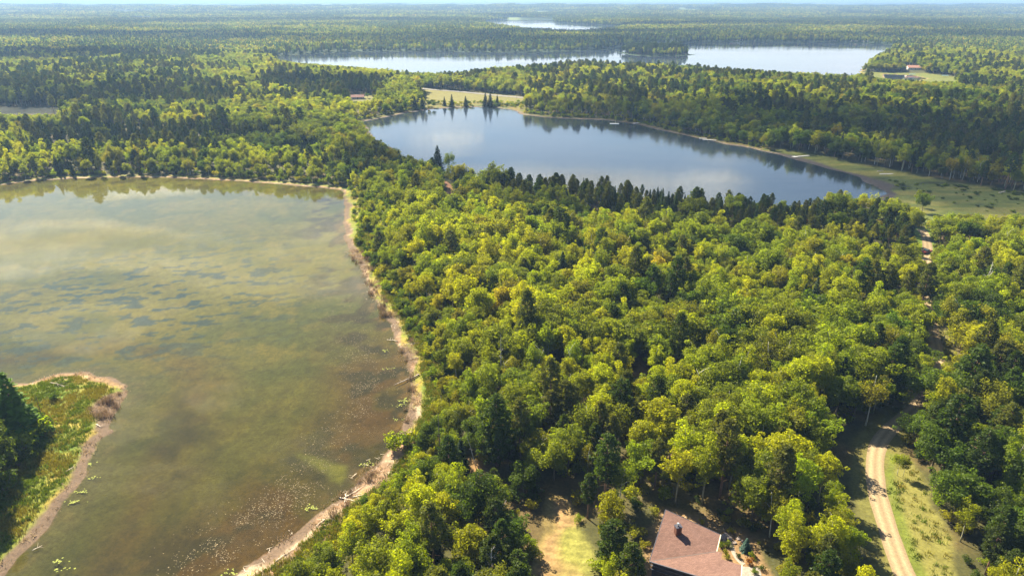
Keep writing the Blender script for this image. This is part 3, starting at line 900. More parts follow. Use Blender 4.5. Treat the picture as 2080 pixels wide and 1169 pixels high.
SPRED_Z = [   # (polygon in photo pixels of the crowns, weights oak, aspen, birch, pine, spruce; tint weights bright?)
    ("plant", A([(900, 350), (1000, 330), (1250, 345), (1400, 368), (1600, 384), (1730, 395), (1860, 440), (1870, 500), (1780, 505), (1700, 470), (1560, 440), (1400, 450), (1250, 425), (1150, 395), (1000, 375)], float), (1, 0, 0, 7, 5)),
    ("isthmus", A([(700, 300), (870, 285), (900, 350), (1000, 330), (1000, 350), (900, 360), (800, 350), (700, 345)], float), (6, 0, 1, 2, 2)),
    ("plantl", A([(60, 245), (400, 240), (620, 265), (690, 300), (600, 310), (350, 285), (60, 300)], float), (1, 0, 0, 6, 6)),
    ("plantt", A([(530, 150), (700, 155), (770, 165), (760, 195), (640, 190), (530, 175)], float), (0, 0, 0, 8, 2)),
    ("ridge", A([(1060, 120), (1300, 115), (1700, 150), (2080, 170), (2080, 390), (1800, 340), (1500, 290), (1250, 240), (1060, 230)], float), (6, 3, 3, 4, 1)),
    ("shoretop", A([(0, 260), (700, 300), (700, 385), (0, 380)], float), (5, 4, 3, 2, 1)),
    ("low", A([(860, 780), (1340, 780), (1340, 1250), (860, 1250)], float), (3, 2, 3, 5, 1)),
    ("right", A([(1800, 740), (2200, 700), (2200, 1250), (1880, 1250), (1830, 960)], float), (7, 1, 1, 4, 0)),
    ("house", A([(1340, 880), (1780, 880), (1830, 1250), (1340, 1250)], float), (4, 4, 1, 3, 0)),
]
NAMES = ['oak', 'aspen', 'birch', 'pine', 'spruce']
def choose_species(px, py, r):
    n = len(px); w = np.tile(A([5.0, 5.4, 1.8, 0.6, 0.08]), (n, 1))
    far = py < 260
    w[far] = A([7, 5, 1, 1.3, 0.3])
    leftdark = (py < 250) & (px < 450)
    w[leftdark] = A([7, 1.5, 0.5, 3.5, 1])
    done = np.zeros(n, bool)
    for nm, P, ww in SPRED_Z:
        m_ = inside(px, py, P) & ~done; w[m_] = A(ww); done |= m_
    return w
def sample_trees(y0, y1, sp, seed, ulim):
    r = np.random.default_rng(seed)
    xs, ys_ = [], []
    y = y0
    xmax = ulim * (y1 + 60)
    Y, X = np.meshgrid(np.arange(y0, y1, sp), np.arange(-xmax, xmax, sp), indexing='ij')
    X = X + (np.arange(X.shape[0]) % 2)[:, None] * sp / 2
    X = X + r.uniform(-.36, .36, X.shape) * sp; Y = Y + r.uniform(-.36, .36, Y.shape) * sp
    x, y = X.ravel(), Y.ravel()
    k = np.abs(x) < ulim * (y + 60)
    return x[k], y[k], r
SX, SY = SUNV.x / SUNV.z, SUNV.y / SUNV.z
ROOFP = wp((1319, 1139), (1352, 1034), (1464, 1085), (1507, 1147), (1530, 1169), (1540, 1240), (1400, 1240), z=5.0)
LAWNL = wp((1125, 1030), (1150, 1030), (1165, 1070), (1192, 1115), (1196, 1200), (1110, 1200), (1112, 1120), (1130, 1080))
VERGEL = wp((1806, 960), (1835, 965), (1872, 1030), (1905, 1110), (1925, 1180), (1865, 1180), (1840, 1110), (1815, 1030), z=1.3)
def shades(x, y, Ht, R):
    b = np.zeros(len(x), bool)
    for fz, k in ((.45, .5), (.7, .8), (.95, .3)):
        for P, z0, m_ in ((ROOFP, 5.0, 0.3), (LAWNL, 1.0, -0.3), (VERGEL, 1.0, -0.2)):
            t = np.maximum(fz * Ht - z0, 0)
            b |= sdf(x - SX * t, y - SY * t, P, far=12.0) < k * R * 0.8 + m_
    return b
def place(y0, y1, sp, seed, ulim=0.84, shore=(9.5, 8, 5, 4)):
    x, y, r = sample_trees(y0, y1, sp, seed, ulim)
    d, k = lake_fields(x, y)
    sm = np.choose(k, list(shore))
    # the near beach carries its trees further from the water than the far shore does
    top1 = (k == 0) & (y > unproj(600, 430)[1]) & (x < unproj(690, 400)[0] + 4)
    sm = np.where(top1, 5.0, sm)
    keep = (d > sm) & ~on_clearing(x, y)
    keep &= ~((sdf(x, y, SPIT, far=20.0) < 3))
    x, y = x[keep], y[keep]
    z = ground_z(x, y)
    mx, my = proj(x, y, z + 10)
    w = choose_species(mx, my, r)
    S_ = np.where(y < 480, 28.0, 62.0)
    w = w * (0.30 + 1.4 * np.stack([vnoise(x / S_, y / S_, 200 + i * 7) for i in range(5)], 1)) ** np.where(y < 480, 3.0, 4.5)[:, None]
    cw = np.cumsum(w, 1); cw /= cw[:, -1:]
    s = (r.uniform(size=len(x))[:, None] > cw).sum(1)
    hn = A([1.0, 1.0, 0.95, 1.0, 0.95])[s]
    Hn = A([13.0, 15.0, 13.5, 17.0, 14.0])[s]; Rn = A([4.7, 3.2, 3.3, 3.0, 2.6])[s]
    sc = r.uniform(0.66, 1.2, len(x)) * (0.84 + 0.34 * vnoise(x / 40, y / 40, 9))
    plant = inside(mx, my, SPRED_Z[0][1]) | inside(mx, my, SPRED_Z[2][1])
    sc = np.where(plant & (s >= 3), sc * 0.74, sc)
    # edge trees are lower
    d = d[keep]
    sc *= 0.62 + 0.38 * smooth(8, 26, d)
    b = blocked(x, y, z, Hn * sc, Rn * sc)
    for f in (0.78, 0.72, 0.7):
        sc = np.where(b, sc * f, sc)
        b = blocked(x, y, z, Hn * sc, Rn * sc)
    b |= shades(x, y, Hn * sc, Rn * sc) & (y < 200)
    keep = ~b & (sc > 0.22)
    tint_n = A([3, 3, 3, 2, 2])[s]
    bright = vnoise(x / 35, y / 35, 77) * 0.5 + r.uniform(size=len(x)) * 0.5
    dark_zone = np.zeros(len(x), bool)
    for q in (4, 1, 7): dark_zone |= inside(mx, my, SPRED_Z[q][1])
    tint = np.where(s == 0, np.where(bright < np.where(dark_zone, 0.55, 0.27), 0, np.where(bright < 0.72, 1, 2)),
           np.where(s == 1, np.where(bright < 0.42, 1, np.where(bright < 0.86, 0, 2)),
           np.where(s == 2, np.where(bright < 0.45, 0, np.where(bright < 0.84, 1, 2)), (bright > 0.5).astype(int))))
    keep = np.where(keep)[0]
    return [dict(x=float(x[i]), y=float(y[i]), z=float(z[i]), s=int(s[i]), sc=float(sc[i]), tint=int(tint[i]), wide=float(r.uniform(0.88, 1.15) * (1.06 if y[i] < 500 else (1.28 if s[i] < 3 else 1.12))), rot=float(r.uniform(0, 6.28)), var=int(r.integers(0, 60))) for i in keep]
near = place(62, 200, 5.6, 11, 0.86) + place(200, 480, 6.0, 12)
mid = place(480, 1450, 6.8, 13, 0.82)
# understorey bushes at the feet of the near forest and along its edge
def place_bushes(y0, y1, sp, seed, lo, hi, frac, ulim=0.84):
    x, y, r = sample_trees(y0, y1, sp, seed, ulim)
    d, k = lake_fields(x, y)
    keep = (d > lo) & (d < hi) & ~on_clearing(x, y, 0.0) & (r.uniform(size=len(x)) < frac) & (sdf(x, y, SPIT, far=20.0) > 3)
    x, y = x[keep], y[keep]; z = ground_z(x, y)
    sc = r.uniform(0.55, 1.3, len(x))
    ok = ~blocked(x, y, z, 2.6 * sc, 1.7 * sc)
    return [dict(x=float(x[i]), y=float(y[i]), z=float(z[i]), s=5, sc=float(sc[i]), tint=int(r.integers(0, 3)), wide=1.0, rot=float(r.uniform(0, 6.28)), var=int(r.integers(0, 60))) for i in np.where(ok)[0]]
bush_edge = place_bushes(62, 1100, 2.6, 21, 5.0, 14.0, 0.5)
bush_in = place_bushes(62, 380, 3.6, 22, 14.0, 1e9, 0.5)

# ---- which trees are objects of their own: the 300 of each kind that show largest
KN = ['oak_tree', 'aspen_tree', 'birch_tree', 'pine_tree', 'spruce_tree', 'bush']
CATN = ['oak tree', 'aspen tree', 'birch tree', 'pine tree', 'spruce tree', 'bush']
HN = [13.0, 15.0, 13.5, 17.0, 14.0, 2.6]
def in_frame(t):
    Ht = HN[t['s']] * t['sc']
    px, py = proj(t['x'], t['y'], t['z'] + Ht * 0.75)
    return -10 < px < W + 10 and 0 < py < H + 10
def pick(L, caps):
    got = {k: [] for k in range(6)}; rest = []
    L = sorted(L, key=lambda t: (t['x'] ** 2 + t['y'] ** 2 + 100 ** 2) / (t['sc'] + 0.1) ** 1.2)
    for t in L:
        s = t['s']
        if len(got[s]) < caps[s] and in_frame(t): got[s].append(t)
        else: rest.append(t)
    return [t for k in got for t in got[k]], rest
things_t, rest_t = pick(near + mid, [295, 295, 295, 295, 290, 0])
things_b, rest_b = pick(bush_edge, [0, 0, 0, 0, 0, 200])
rest_b += bush_in
rb_ = random.Random(3)
for k in range(130):     # willow tussocks scattered over the marsh
    px = rb_.uniform(1700, 2150); py = 352 + (px - 1700) * .11 + rb_.uniform(0, 55) * rb_.random()
    x_, y_ = unproj(px, py, 0.4)
    if lake_fields(A([x_]), A([y_]))[0][0] > 12 and inside(A([x_]), A([y_]), MEADOW)[0]: rest_b.append(dict(x=x_, y=y_, z=gz1(x_, y_), s=5, sc=rb_.uniform(.15, .5), tint=rb_.choice((0, 2, 2)), wide=2.2, rot=rb_.uniform(0, 6), var=k))
for k in range(90):
    if k < 60: px = rb_.uniform(858, 1060); py = 207 + 7 * rb_.random() + (px - 858) * .02
    else: px = rb_.uniform(1000, 1062); py = rb_.uniform(206, 222)
    x_, y_ = unproj(px, py, 1.0)
    if lake_fields(A([x_]), A([y_]))[0][0] > 1.5: rest_b.append(dict(x=x_, y=y_, z=gz1(x_, y_), s=5, sc=rb_.uniform(.5, 1.3), tint=rb_.randrange(3), wide=1.4, rot=rb_.uniform(0, 6), var=k))

LM = [("the brown-roofed house", unproj(1400, 1110)), ("the mown lawn strip", unproj(1150, 1090)), ("the beach bend", unproj(850, 800)), ("the big driftwood log", unproj(826, 772)),
      ("the lower gravel track", unproj(1800, 1060)), ("the shaded track bend", unproj(1800, 890)), ("the upper track gap", unproj(1900, 720)), ("the rust-coloured tree", unproj(1580, 745)),
      ("the white dead snag", unproj(1990, 610)), ("the maroon pickup", unproj(1881, 512)), ("the green yard", unproj(1872, 480)), ("the red earth track", unproj(912, 395)),
      ("the dark pine row", unproj(1400, 440)), ("the lake corner", unproj(700, 392)), ("the narrow beach", unproj(715, 500)), ("the reedy beach", unproj(775, 600)),
      ("the lone leaning bush", unproj(800, 905)), ("the sandy gap", unproj(965, 950)), ("the brown forest gap", unproj(1298, 748)), ("the marsh meadow", unproj(1950, 400)),
      ("the metal dock", unproj(1625, 318)), ("the white raft", unproj(1248, 248)), ("the highway field", unproj(1000, 200)), ("the red-roofed cabin", unproj(728, 200)),
      ("the plank dock", unproj(1440, 285)), ("the far left field", unproj(60, 225)), ("the far lake shore", unproj(350, 361)), ("the straight west shore", unproj(100, 366)),
      ("the tall shore spruce", unproj(890, 352)), ("the brown shed roof", unproj(1990, 525)), ("the forest heart", unproj(1200, 560)), ("the open crown belt", unproj(1500, 620)),
      ("the eastern slope", unproj(2050, 760)), ("the corner thicket", unproj(2030, 1050)), ("the bottom birch stand", unproj(1000, 1080)), ("the wood edge", unproj(900, 700)),
      ("the inner grove", unproj(1150, 850)), ("the track side wood", unproj(1650, 850)), ("the sunny middle wood", unproj(1380, 900)), ("the birch fringe", unproj(1850, 345))]
def label_for(t, allt, pos):
    x, y = t['x'], t['y']
    d = [(math.hypot(x - q[0], y - q[1]) , nm, q) for nm, q in LM]
    d.sort()
    d0, n0, q0 = d[0]; d1, n1, _ = d[1]
    dx, dy = x - q0[0], y - q0[1]
    a = math.degrees(math.atan2(dx, dy)) % 360
    side = ["behind", "behind-right of", "right of", "front-right of", "in front of", "front-left of", "left of", "behind-left of"][int((a + 22.5) // 45) % 8]
    size = "low" if t['sc'] < 0.62 else ("medium" if t['sc'] < 0.85 else "tall")
    tint = TINTS[['oak', 'aspen', 'birch', 'pine', 'spruce', 'shrub'][t['s']]][t['tint']][0]
    near_ = "just" if d0 < 14 else ("close" if d0 < 28 else ("further" if d0 < 45 else "well"))
    return f"{size} {tint} {CATN[t['s']].replace(' tree', '')} {near_} {side} {n0}", n1
def nearest_desc(i, P, T, n=6):
    d = (P[:, 0] - P[i, 0]) ** 2 + (P[:, 1] - P[i, 1]) ** 2
    o = np.argpartition(d, n)[:n + 1]
    o = o[np.argsort(d[o])]
    out = []
    for j in o:
        if j == i: continue
        t = T[j]; dx, dy = P[i] - P[j]
        side = ("right of a" if dx > 0 else "left of a") if abs(dx) > abs(dy) else ("behind a" if dy > 0 else "before a")
        out.append((side, TINTS[['oak', 'aspen', 'birch', 'pine', 'spruce', 'shrub'][t['s']]][t['tint']][0].split()[0] + " " + CATN[t['s']].replace(' tree', '')))
    return out
allT = things_t + things_b
P_all = A([(t['x'], t['y']) for t in allT])
labs = []
for i, t in enumerate(allT): labs.append(label_for(t, allT, None))
from collections import Counter
cnt = Counter(l for l, _ in labs)
final = []
for i, (l, n1) in enumerate(labs):
    if cnt[l] > 1:
        nb = nearest_desc(i, P_all, allT)
        l = f"{l}, {nb[0][0]} {nb[0][1]}"
        if len(l.split()) > 16: l = l.replace(" a ", " ", 1).replace("the ", "", 1)
    final.append(l)
cnt = Counter(final)
for i, l in enumerate(final):
    if cnt[l] > 1:
        nb = nearest_desc(i, P_all, allT)
        if len(l.split()) <= 13: final[i] = l + f" and {nb[1][1]}"
seen_l = set()
for i, l in enumerate(final):
    if l in seen_l:
        base_ = labs[i][0]; nb = nearest_desc(i, P_all, allT, 12)
        for q in nb:
            c_ = f"{base_}, {q[0]} {q[1]}"
            if c_ not in seen_l and len(c_.split()) <= 16: l = c_; break
        else:
            for q in nb:
                c_ = f"{base_}, {nb[0][1]} and {q[1]} near"
                if c_ not in seen_l and len(c_.split()) <= 16: l = c_; break
        final[i] = l
    seen_l.add(final[i])
GRP = ['oaks of the forest', 'aspens of the forest', 'birches of the forest', 'pines of the forest', 'spruces of the forest', 'bushes along the shores']
def put_tree(t, label):
    s = ['oak', 'aspen', 'birch', 'pine', 'spruce', 'shrub'][t['s']]
    K = KIND[s][t['var'] % len(KIND[s])]
    root = thing(KN[t['s']], label, CATN[t['s']], (t['x'], t['y'], t['z'] - 0.05), t['rot'], GRP[t['s']])
    root.scale = (t['sc'] * t['wide'], t['sc'] * t['wide'], t['sc'])
    c = bpy.data.objects.new("crown", K['crowns'][t['tint']]); link(c); c.parent = root
    k = bpy.data.objects.new("trunk", K['trunk']); link(k); k.parent = root
    return root
for t, l in zip(allT, final): put_tree(t, l)

# ---- trees of the spit at the left edge
for (px, py, s, sc, tint, var, lab) in [
    (46, 890, 4, 1.42, 2, 0, "tall spruce with layered boughs at the tip of the wooded spit"),
    (6, 884, 4, 1.5, 2, 1, "tallest green spruce at the left edge behind the spit oak"),
    (-38, 905, 4, 1.5, 2, 2, "spruce half cut off by the left edge behind the spit trees"),
    (4, 960, 0, 0.75, 1, 2, "fresh green oak on the spit below the two tall spruces"),
    (-25, 965, 0, 1.1, 0, 4, "broad deep green oak leaning over the spit from the left edge"),
    (-14, 1015, 3, 1.1, 0, 6, "lowest dark pine at the left edge of the spit"),
    (-50, 1050, 0, 1.1, 0, 1, "dark oak crown cut by the left edge below the spit pines"),
    (76, 890, 5, 2.2, 0, 1, "bright green bush at the foot of the dead pole"),
    (88, 868, 5, 1.6, 2, 2, "dark green bush right of the dead pole on the spit"),
    (52, 915, 5, 2.4, 0, 3, "bright green bush in front of the spit spruces"),
    (38, 945, 5, 2.0, 2, 0, "dark green bush below the spit spruces"),
    (62, 862, 5, 1.6, 2, 0, "small dark bush behind the dead pole"),
    (112, 812, 5, 0.9, 2, 1, "low dark bush under the fallen branch on the spit"),
    (12, 1000, 5, 2.2, 2, 3, "dark bush at the left edge in front of the spit oaks"),
    (-150, 960, 0, 1.0, 0, 0, ""), (-130, 1080, 0, 0.9, 1, 3, "")]:
    x, y = G(px, py)
    t = dict(x=x, y=y, z=gz1(x, y), s=s, sc=sc, tint=tint, wide=1.6 if s == 4 else 1.05, rot=px * 0.37, var=var)
    if lab: put_tree(t, lab)
    else: rest_t.append(t)
# the lone leaning bush on the beach
for (px, py, sc, tint, lab) in [(800, 915, 1.9, 0, "bright green bush reaching over the beach by itself"), (822, 905, 1.5, 0, "smaller bright bush behind the one reaching over the beach"), (845, 900, 1.6, 1, "yellow-green bush landward of the beach bushes")]:
    x, y = G(px, py); put_tree(dict(x=x, y=y, z=gz1(x, y), s=5, sc=sc, tint=tint, wide=1.0, rot=px * .3, var=1), lab)
# single trees that stand in sight
for (px, py, s, sc, tint, var, lab) in [
    (890, 352, 4, 1.35, 0, 0, "tall blackish spruce standing up against the second lake"),
    (912, 352, 2, 1.25, 1, 1, "thin pale birch right of the tall shore spruce"),
    (843, 222, 4, 0.95, 0, 1, "leftmost dark spruce on the far shore below the highway"),
    (858, 221, 4,0.95, 0, 2, "second dark spruce on the far shore below the highway"),
    (918, 217, 4, 0.95, 0, 3, "slim spruce alone in the middle of the far shore"),
    (946, 216, 4, 0.8, 0, 0, "slim short spruce on the far shore field edge"),
    (986, 216, 4, 1.05, 0, 1, "left of the two spruces at the field's water edge"),
    (996, 217, 4, 1.1, 0, 2, "right of the two spruces at the field's water edge"),
    (864, 214, 3, 0.9, 0, 0, "dark pine behind the pair of far shore spruces"),
    (850, 208, 0, 0.95, 0, 1, "dark oak at the west corner of the highway field"),
    (836, 212, 0, 0.9, 1, 3, "fresh green oak west of the highway field spruces"),
    (903, 215, 4, 0.7, 0, 2, "short spruce between the far shore pair and the slim one"),
    (1010, 214, 4, 0.8, 1, 1, "green spruce right of the two at the field's water edge"),
    (872, 218, 0, 0.6, 0, 2, "low round oak between far shore spruces"),
    (882, 219, 0, 0.5, 0, 4, "lowest round oak beside the far shore field"),
    (768, 222, 0, 1.0, 1, 1, "round oak right of the red-roofed cabin lawn"),
    (785, 232, 0, 0.8, 0, 3, "dark round oak near the far shore's sandy edge"),
    (825, 226, 0, 0.9, 0, 0, "dark oak left of the far shore spruces"),
    (747, 200, 0, 0.5, 0, 5, "small dark oak beside the red-roofed cabin"),
    (1015, 210, 5, 1.4, 0, 1, "low bush on the yellow field by the highway"),
    (1862, 420, 1, 0.7, 1, 2, "young aspen on the marsh meadow edge"),
    (1872, 432, 0, 0.85, 0, 3, "dark oak standing out on the meadow's near side"),
    (1834, 968, 1, 0.42, 1, 0, "thin young aspen on the grass beside the lower gravel track"),
    (1822, 965, 2, 0.50, 1, 1, "thin young birch on the grass beside the lower gravel track")]:
    x, y = G(px, py); put_tree(dict(x=x, y=y, z=gz1(x, y), s=s, sc=sc, tint=tint, wide=1.4 if s == 4 else 0.95, rot=px * .3, var=var), lab)
# trees of the wooded island and its neighbours
for k in range(110):
    t = k / 109.0; r = random.Random(900 + k)
    px = 1272 + 128 * t + r.uniform(-3, 3); py = 107.5 + r.uniform(-0.5, 5) * math.sin(math.pi * min(t + .1, 1)) + 2 * t
    x, y = unproj(px, py)
    if sdf(A([x]), A([y]), ISL)[0] < -1:
        s = r.choice([3, 3, 4]); t_ = dict(x=x, y=y, z=gz1(x, y), s=s, sc=r.uniform(1.0, 1.45) * (0.7 if t > .85 else 1), tint=0, wide=1.5, rot=r.uniform(0, 6), var=k)
        rest_t.append(t_)

# ---- the mass of the forest: one object, instanced on points
def pt_of(t):
    s = ['oak', 'aspen', 'birch', 'pine', 'spruce', 'shrub'][t['s']]
    return (t['x'], t['y'], t['z'] - 0.05), PROTO[(s, t['var'] % 3, t['tint'])], t['rot'], (t['sc'] * t['wide'], t['sc'] * t['wide'], t['sc'])
pts = [pt_of(t) for t in rest_t]
def place_groves(y0, y1, sp, seed, scale, margin):
    x, y, r = sample_trees(y0, y1, sp, seed, 0.82)
    d, k = lake_fields(x, y)
    keep = (d > margin) & ~on_clearing(x, y, 8.0)
    ffl = fbm(x / 260, y / 420, 91, 2)
    keep &= ~((ffl > 0.67) & (y > 3900))
    x, y = x[keep], y[keep]; z = ground_z(x, y)
    b = blocked(x, y, z, np.full(len(x), 16.0 * scale ** 0.3), np.full(len(x), 26.0 * scale))
    x, y, z = x[~b], y[~b], z[~b]
    con = fbm(x / 420, y / 300, 131, 3); bri = fbm(x / 300, y / 260, 141, 3)
    out = []
    for i in range(len(x)):
        g = 'conifer' if con[i] > 0.53 else ('bright' if bri[i] > 0.47 else 'mixed')
        out.append(((x[i], y[i], z[i]), GROVES[g][int(r.integers(0, 3))], float(r.uniform(0, 6.28)), (scale, scale, (0.85 + 0.35 * r.uniform()) * scale ** 0.35)))
    return out
# fill between single trees and groves near the water margins of the far lakes
def far_singles(y0, y1, sp, seed, dmax):
    x, y, r = sample_trees(y0, y1, sp, seed, 0.80)
    d, k = lake_fields(x, y)
    keep = (d > 4) & (d < dmax) & ~on_clearing(x, y, 1.0)
    x, y = x[keep], y[keep]; z = ground_z(x, y); sc = r.uniform(0.7, 1.15, len(x))
    s = np.array([0, 3, 4, 1])[r.integers(0, 4, len(x))]
    b = blocked(x, y, z, A(HN)[s] * sc, 3.5 * sc); 
    sc = np.where(b, sc * 0.55, sc); b = blocked(x, y, z, A(HN)[s] * sc, 3.5 * sc)
    return [dict(x=float(x[i]), y=float(y[i]), z=float(z[i]), s=int(s[i]), sc=float(sc[i]), tint=int(r.integers(0, 2)), wide=1.15, rot=float(r.uniform(0, 6)), var=int(r.integers(0, 60))) for i in np.where(~b)[0]]
pts += [pt_of(t) for t in far_singles(1450, 4400, 8.5, 31, 34)]
pts += place_groves(1440, 4400, 40, 32, 1.0, 30)
pts += place_groves(4400, 9000, 72, 33, 1.8, 60)
pts += place_groves(9000, 26000, 230, 34, 6.0, 120)
print("mass points", len(pts), "near", len(near), "mid", len(mid), "bushes", len(rest_b), "things", len(allT))
def mass(name, pts, label, cat, coll):
    me = bpy.data.meshes.new(name); me.vertices.add(len(pts))
    me.vertices.foreach_set("co", A([p_[0] for p_ in pts], np.float32).ravel())
    a = me.attributes.new("which", 'INT', 'POINT'); a.data.foreach_set("value", A([p_[1] for p_ in pts], np.int32))
    a = me.attributes.new("turn", 'FLOAT', 'POINT'); a.data.foreach_set("value", A([p_[2] for p_ in pts], np.float32))
    a = me.attributes.new("size", 'FLOAT_VECTOR', 'POINT'); a.data.foreach_set("vector", A([p_[3] for p_ in pts], np.float32).ravel())
    o = obj(name, me); tag(o, label, cat, kind='stuff')
    ng = bpy.data.node_groups.new(name + "_scatter", 'GeometryNodeTree')
    ng.interface.new_socket("Geometry", in_out='INPUT', socket_type='NodeSocketGeometry')
    ng.interface.new_socket("Geometry", in_out='OUTPUT', socket_type='NodeSocketGeometry')
    gi = ng.nodes.new("NodeGroupInput"); go = ng.nodes.new("NodeGroupOutput")
    ci = ng.nodes.new("GeometryNodeCollectionInfo"); ci.inputs["Collection"].default_value = coll
    ci.inputs["Separate Children"].default_value = True; ci.inputs["Reset Children"].default_value = True
    ip = ng.nodes.new("GeometryNodeInstanceOnPoints"); ip.inputs["Pick Instance"].default_value = True
    def attr(nm, t):
        n = ng.nodes.new("GeometryNodeInputNamedAttribute"); n.data_type = t; n.inputs["Name"].default_value = nm; return n.outputs[0]
    cx = ng.nodes.new("ShaderNodeCombineXYZ")
    ng.links.new(attr("turn", 'FLOAT'), cx.inputs[2])
    ng.links.new(gi.outputs[0], ip.inputs["Points"]); ng.links.new(ci.outputs[0], ip.inputs["Instance"])
    ng.links.new(attr("which", 'INT'), ip.inputs["Instance Index"])
    e2r = ng.nodes.new("FunctionNodeEulerToRotation"); ng.links.new(cx.outputs[0], e2r.inputs[0])
    ng.links.new(e2r.outputs[0], ip.inputs["Rotation"])
    ng.links.new(attr("size", 'FLOAT_VECTOR'), ip.inputs["Scale"])
    ng.links.new(ip.outputs[0], go.inputs[0])
    md = o.modifiers.new("scatter", 'NODES'); md.node_group = ng
    return o
mass("forest", pts, "the rest of the mixed forest reaching to the horizon", "forest", PC)
mass("undergrowth", [pt_of(t) for t in rest_b], "bushes growing thick under the forest trees", "undergrowth", PC)

# ---- grass tufts, reeds and floating leaves
GC = bpy.data.collections.new("tuft_sources")
def tuft(seed, h, n, mat, spread=0.45):
    r = np.random.default_rng(seed)
    C = np.stack([r.normal(size=n) * spread, r.normal(size=n) * spread, np.zeros(n)], 1)
    a = r.uniform(0, 6.28, n); hh = h * r.uniform(0.5, 1.2, n); w = 0.05 + 0.03 * r.uniform(size=n)
    lean = r.normal(size=(n, 2)) * 0.25 * hh[:, None]
    dx = np.stack([np.cos(a), np.sin(a), np.zeros(n)], 1) * w[:, None]
    top = C + np.concatenate([lean, hh[:, None]], 1)
    q = np.stack([C - dx, C + dx, top + dx * .3, top - dx * .3], 1).reshape(-1, 3)
    return mesh_np("tuft", q, qfaces(n), mat, False, np.repeat(r.uniform(.8, 1.2, n), 4))
GM = [foliage("yellow_marsh_grass", (0.20, 0.17, 0.025), .35, (1.1, 1.1, .6)), foliage("green_marsh_grass", (0.11, 0.15, 0.014), .35, (1.1, 1.1, .6)), foliage("dead_brown_reed", (0.24, 0.165, 0.10), 0.2, (1, 1, .9)), foliage("pale_dead_reed", (0.46, 0.34, 0.22), 0.2, (1, 1, .9))]
for i, (h, n) in enumerate(((0.5, 26), (0.6, 26), (1.5, 34), (0.45, 24))): GC.objects.link(bpy.data.objects.new(f"b{i}", tuft(i, h, n, GM[i])))
r = np.random.default_rng(77)
gp = []
def tufts(n, x0, x1, y0, y1, fn):
    x = r.uniform(x0, x1, n); y = r.uniform(y0, y1, n)
    d, k = lake_fields(x, y)
    w = fn(x, y, d)
    ok = w >= 0
    x, y, w = x[ok], y[ok], w[ok]; z = ground_z(x, y)
    for i in range(len(x)):
        s = r.uniform(0.6, 1.4); gp.append(((x[i], y[i], z[i] - 0.02), int(w[i]), float(r.uniform(0, 6.28)), (s, s, s)))
def f_spit(x, y, d):
    isl = sdf(x, y, SPIT, far=20.0) < 0
    nz = fbm(x / 5, y / 5, 23, 2); u = r.uniform(size=len(x))
    w = np.where(nz > 0.5 + (u - .5) * .3, 0, 1)
    w = np.where((d < 4.0), np.where(u < 0.12, 3, -1), w)
    rd = np.hypot(x - unproj(232, 822)[0], (y - unproj(232, 822)[1]) / 1.3) < 5.5
    w = np.where(rd & (d > 0.3), np.where(u < 0.12, 2, np.where(u < .5, 3, -1)), w)
    return np.where(isl & (d > 0.4), w, -1)
tufts(14000, -150, -70, 75, 190, f_spit)
def f_beach(x, y, d):
    u = r.uniform(size=len(x)); isl = sdf(x, y, SPIT, far=20.0) < 3
    w = np.where((d > 4.2) & (d < 15), np.where(u < 0.45, 0, 1), -1)
    w = np.where((d > -0.8) & (d < 5) & (fbm(x / 3, y / 7, 66, 2) > 0.56), np.where(u < 0.05, 2, np.where(u < 0.28, 3, -1)), w)
    w = np.where((d > 0.5) & (d < 5) & (w < 0) & (u > 0.94), 3, w)
    return np.where(isl, -1, w)
tufts(60000, -75, -5, 75, 420, f_beach)
def f_verge(x, y, d):
    ok = (sdf(x, y, VERGE, far=5.0) < 0) | (sdf(x, y, YARD, far=5.0) < -1)
    tr_ = pdist(x, y, TRACK, False)
    u = r.uniform(size=len(x))
    return np.where(ok & (tr_ > 2.8) & (u < 0.22), np.where((tr_ < 4.2) | (u < .15), 1, 0), -1)
tufts(9000, 55, 130, 70, 190, f_verge)
mass("marsh_grass", gp, "yellow green grass and dead reeds along the shores", "grass", GC)

def floaters():
    C = []
    r = np.random.default_rng(5)
    def band(pl, n, w, lo=0.0):
        P = [np.array(unproj(*p_)) for p_ in pl]
        for _ in range(n):
            t = r.uniform(0, len(P) - 1.001); i = int(t); f_ = t - i
            q = P[i] * (1 - f_) + P[i + 1] * f_ + r.normal(size=2) * w
            C.append((q[0], q[1], 0.012 + r.uniform(0, .006)))
    band([(640, 480), (670, 560), (700, 620), (730, 680), (755, 740), (760, 790)], 2600, 5.0)
    band([(660, 600), (700, 700), (740, 770), (740, 830)], 1600, 3.0)
    band([(740, 830), (700, 870), (640, 940), (600, 990)], 1100, 3.6)
    band([(640, 980), (560, 1030), (500, 1075), (440, 1120), (380, 1180)], 1700, 3.8)
    band([(600, 1040), (520, 1060), (420, 1150)], 800, 5.0)
    C = A(C); x, y = C[:, 0], C[:, 1]
    d, k = lake_fields(x, y); C = C[(d < -2.5) & (fbm(x / 3.5, y / 3.5, 88, 3) + r.uniform(-.14, .14, len(x)) > 0.46)]
    n = len(C); s = r.uniform(0.04, 0.13, n); a = r.uniform(0, 6.28, n)
    V = []
    for k in range(6):
        an = a + k * math.pi / 3
        tl = 0.0
        V.append(np.stack([C[:, 0] + np.cos(an) * s, C[:, 1] + np.sin(an) * s * 0.8, C[:, 2] + tl], 1))
    return np.stack(V, 1).reshape(-1, 3), n
v, n = floaters()
o = obj("floating_leaves", mesh_np("floating_leaves", v, np.arange(n * 6).reshape(n, 6), simple("pale_floating_leaf", (0.19, 0.15, 0.10), 0.8, 0.6, 0.8, 0.02)))
tag(o, "scattered pale leaves floating over the weedy shelf", "water plants", kind='stuff')
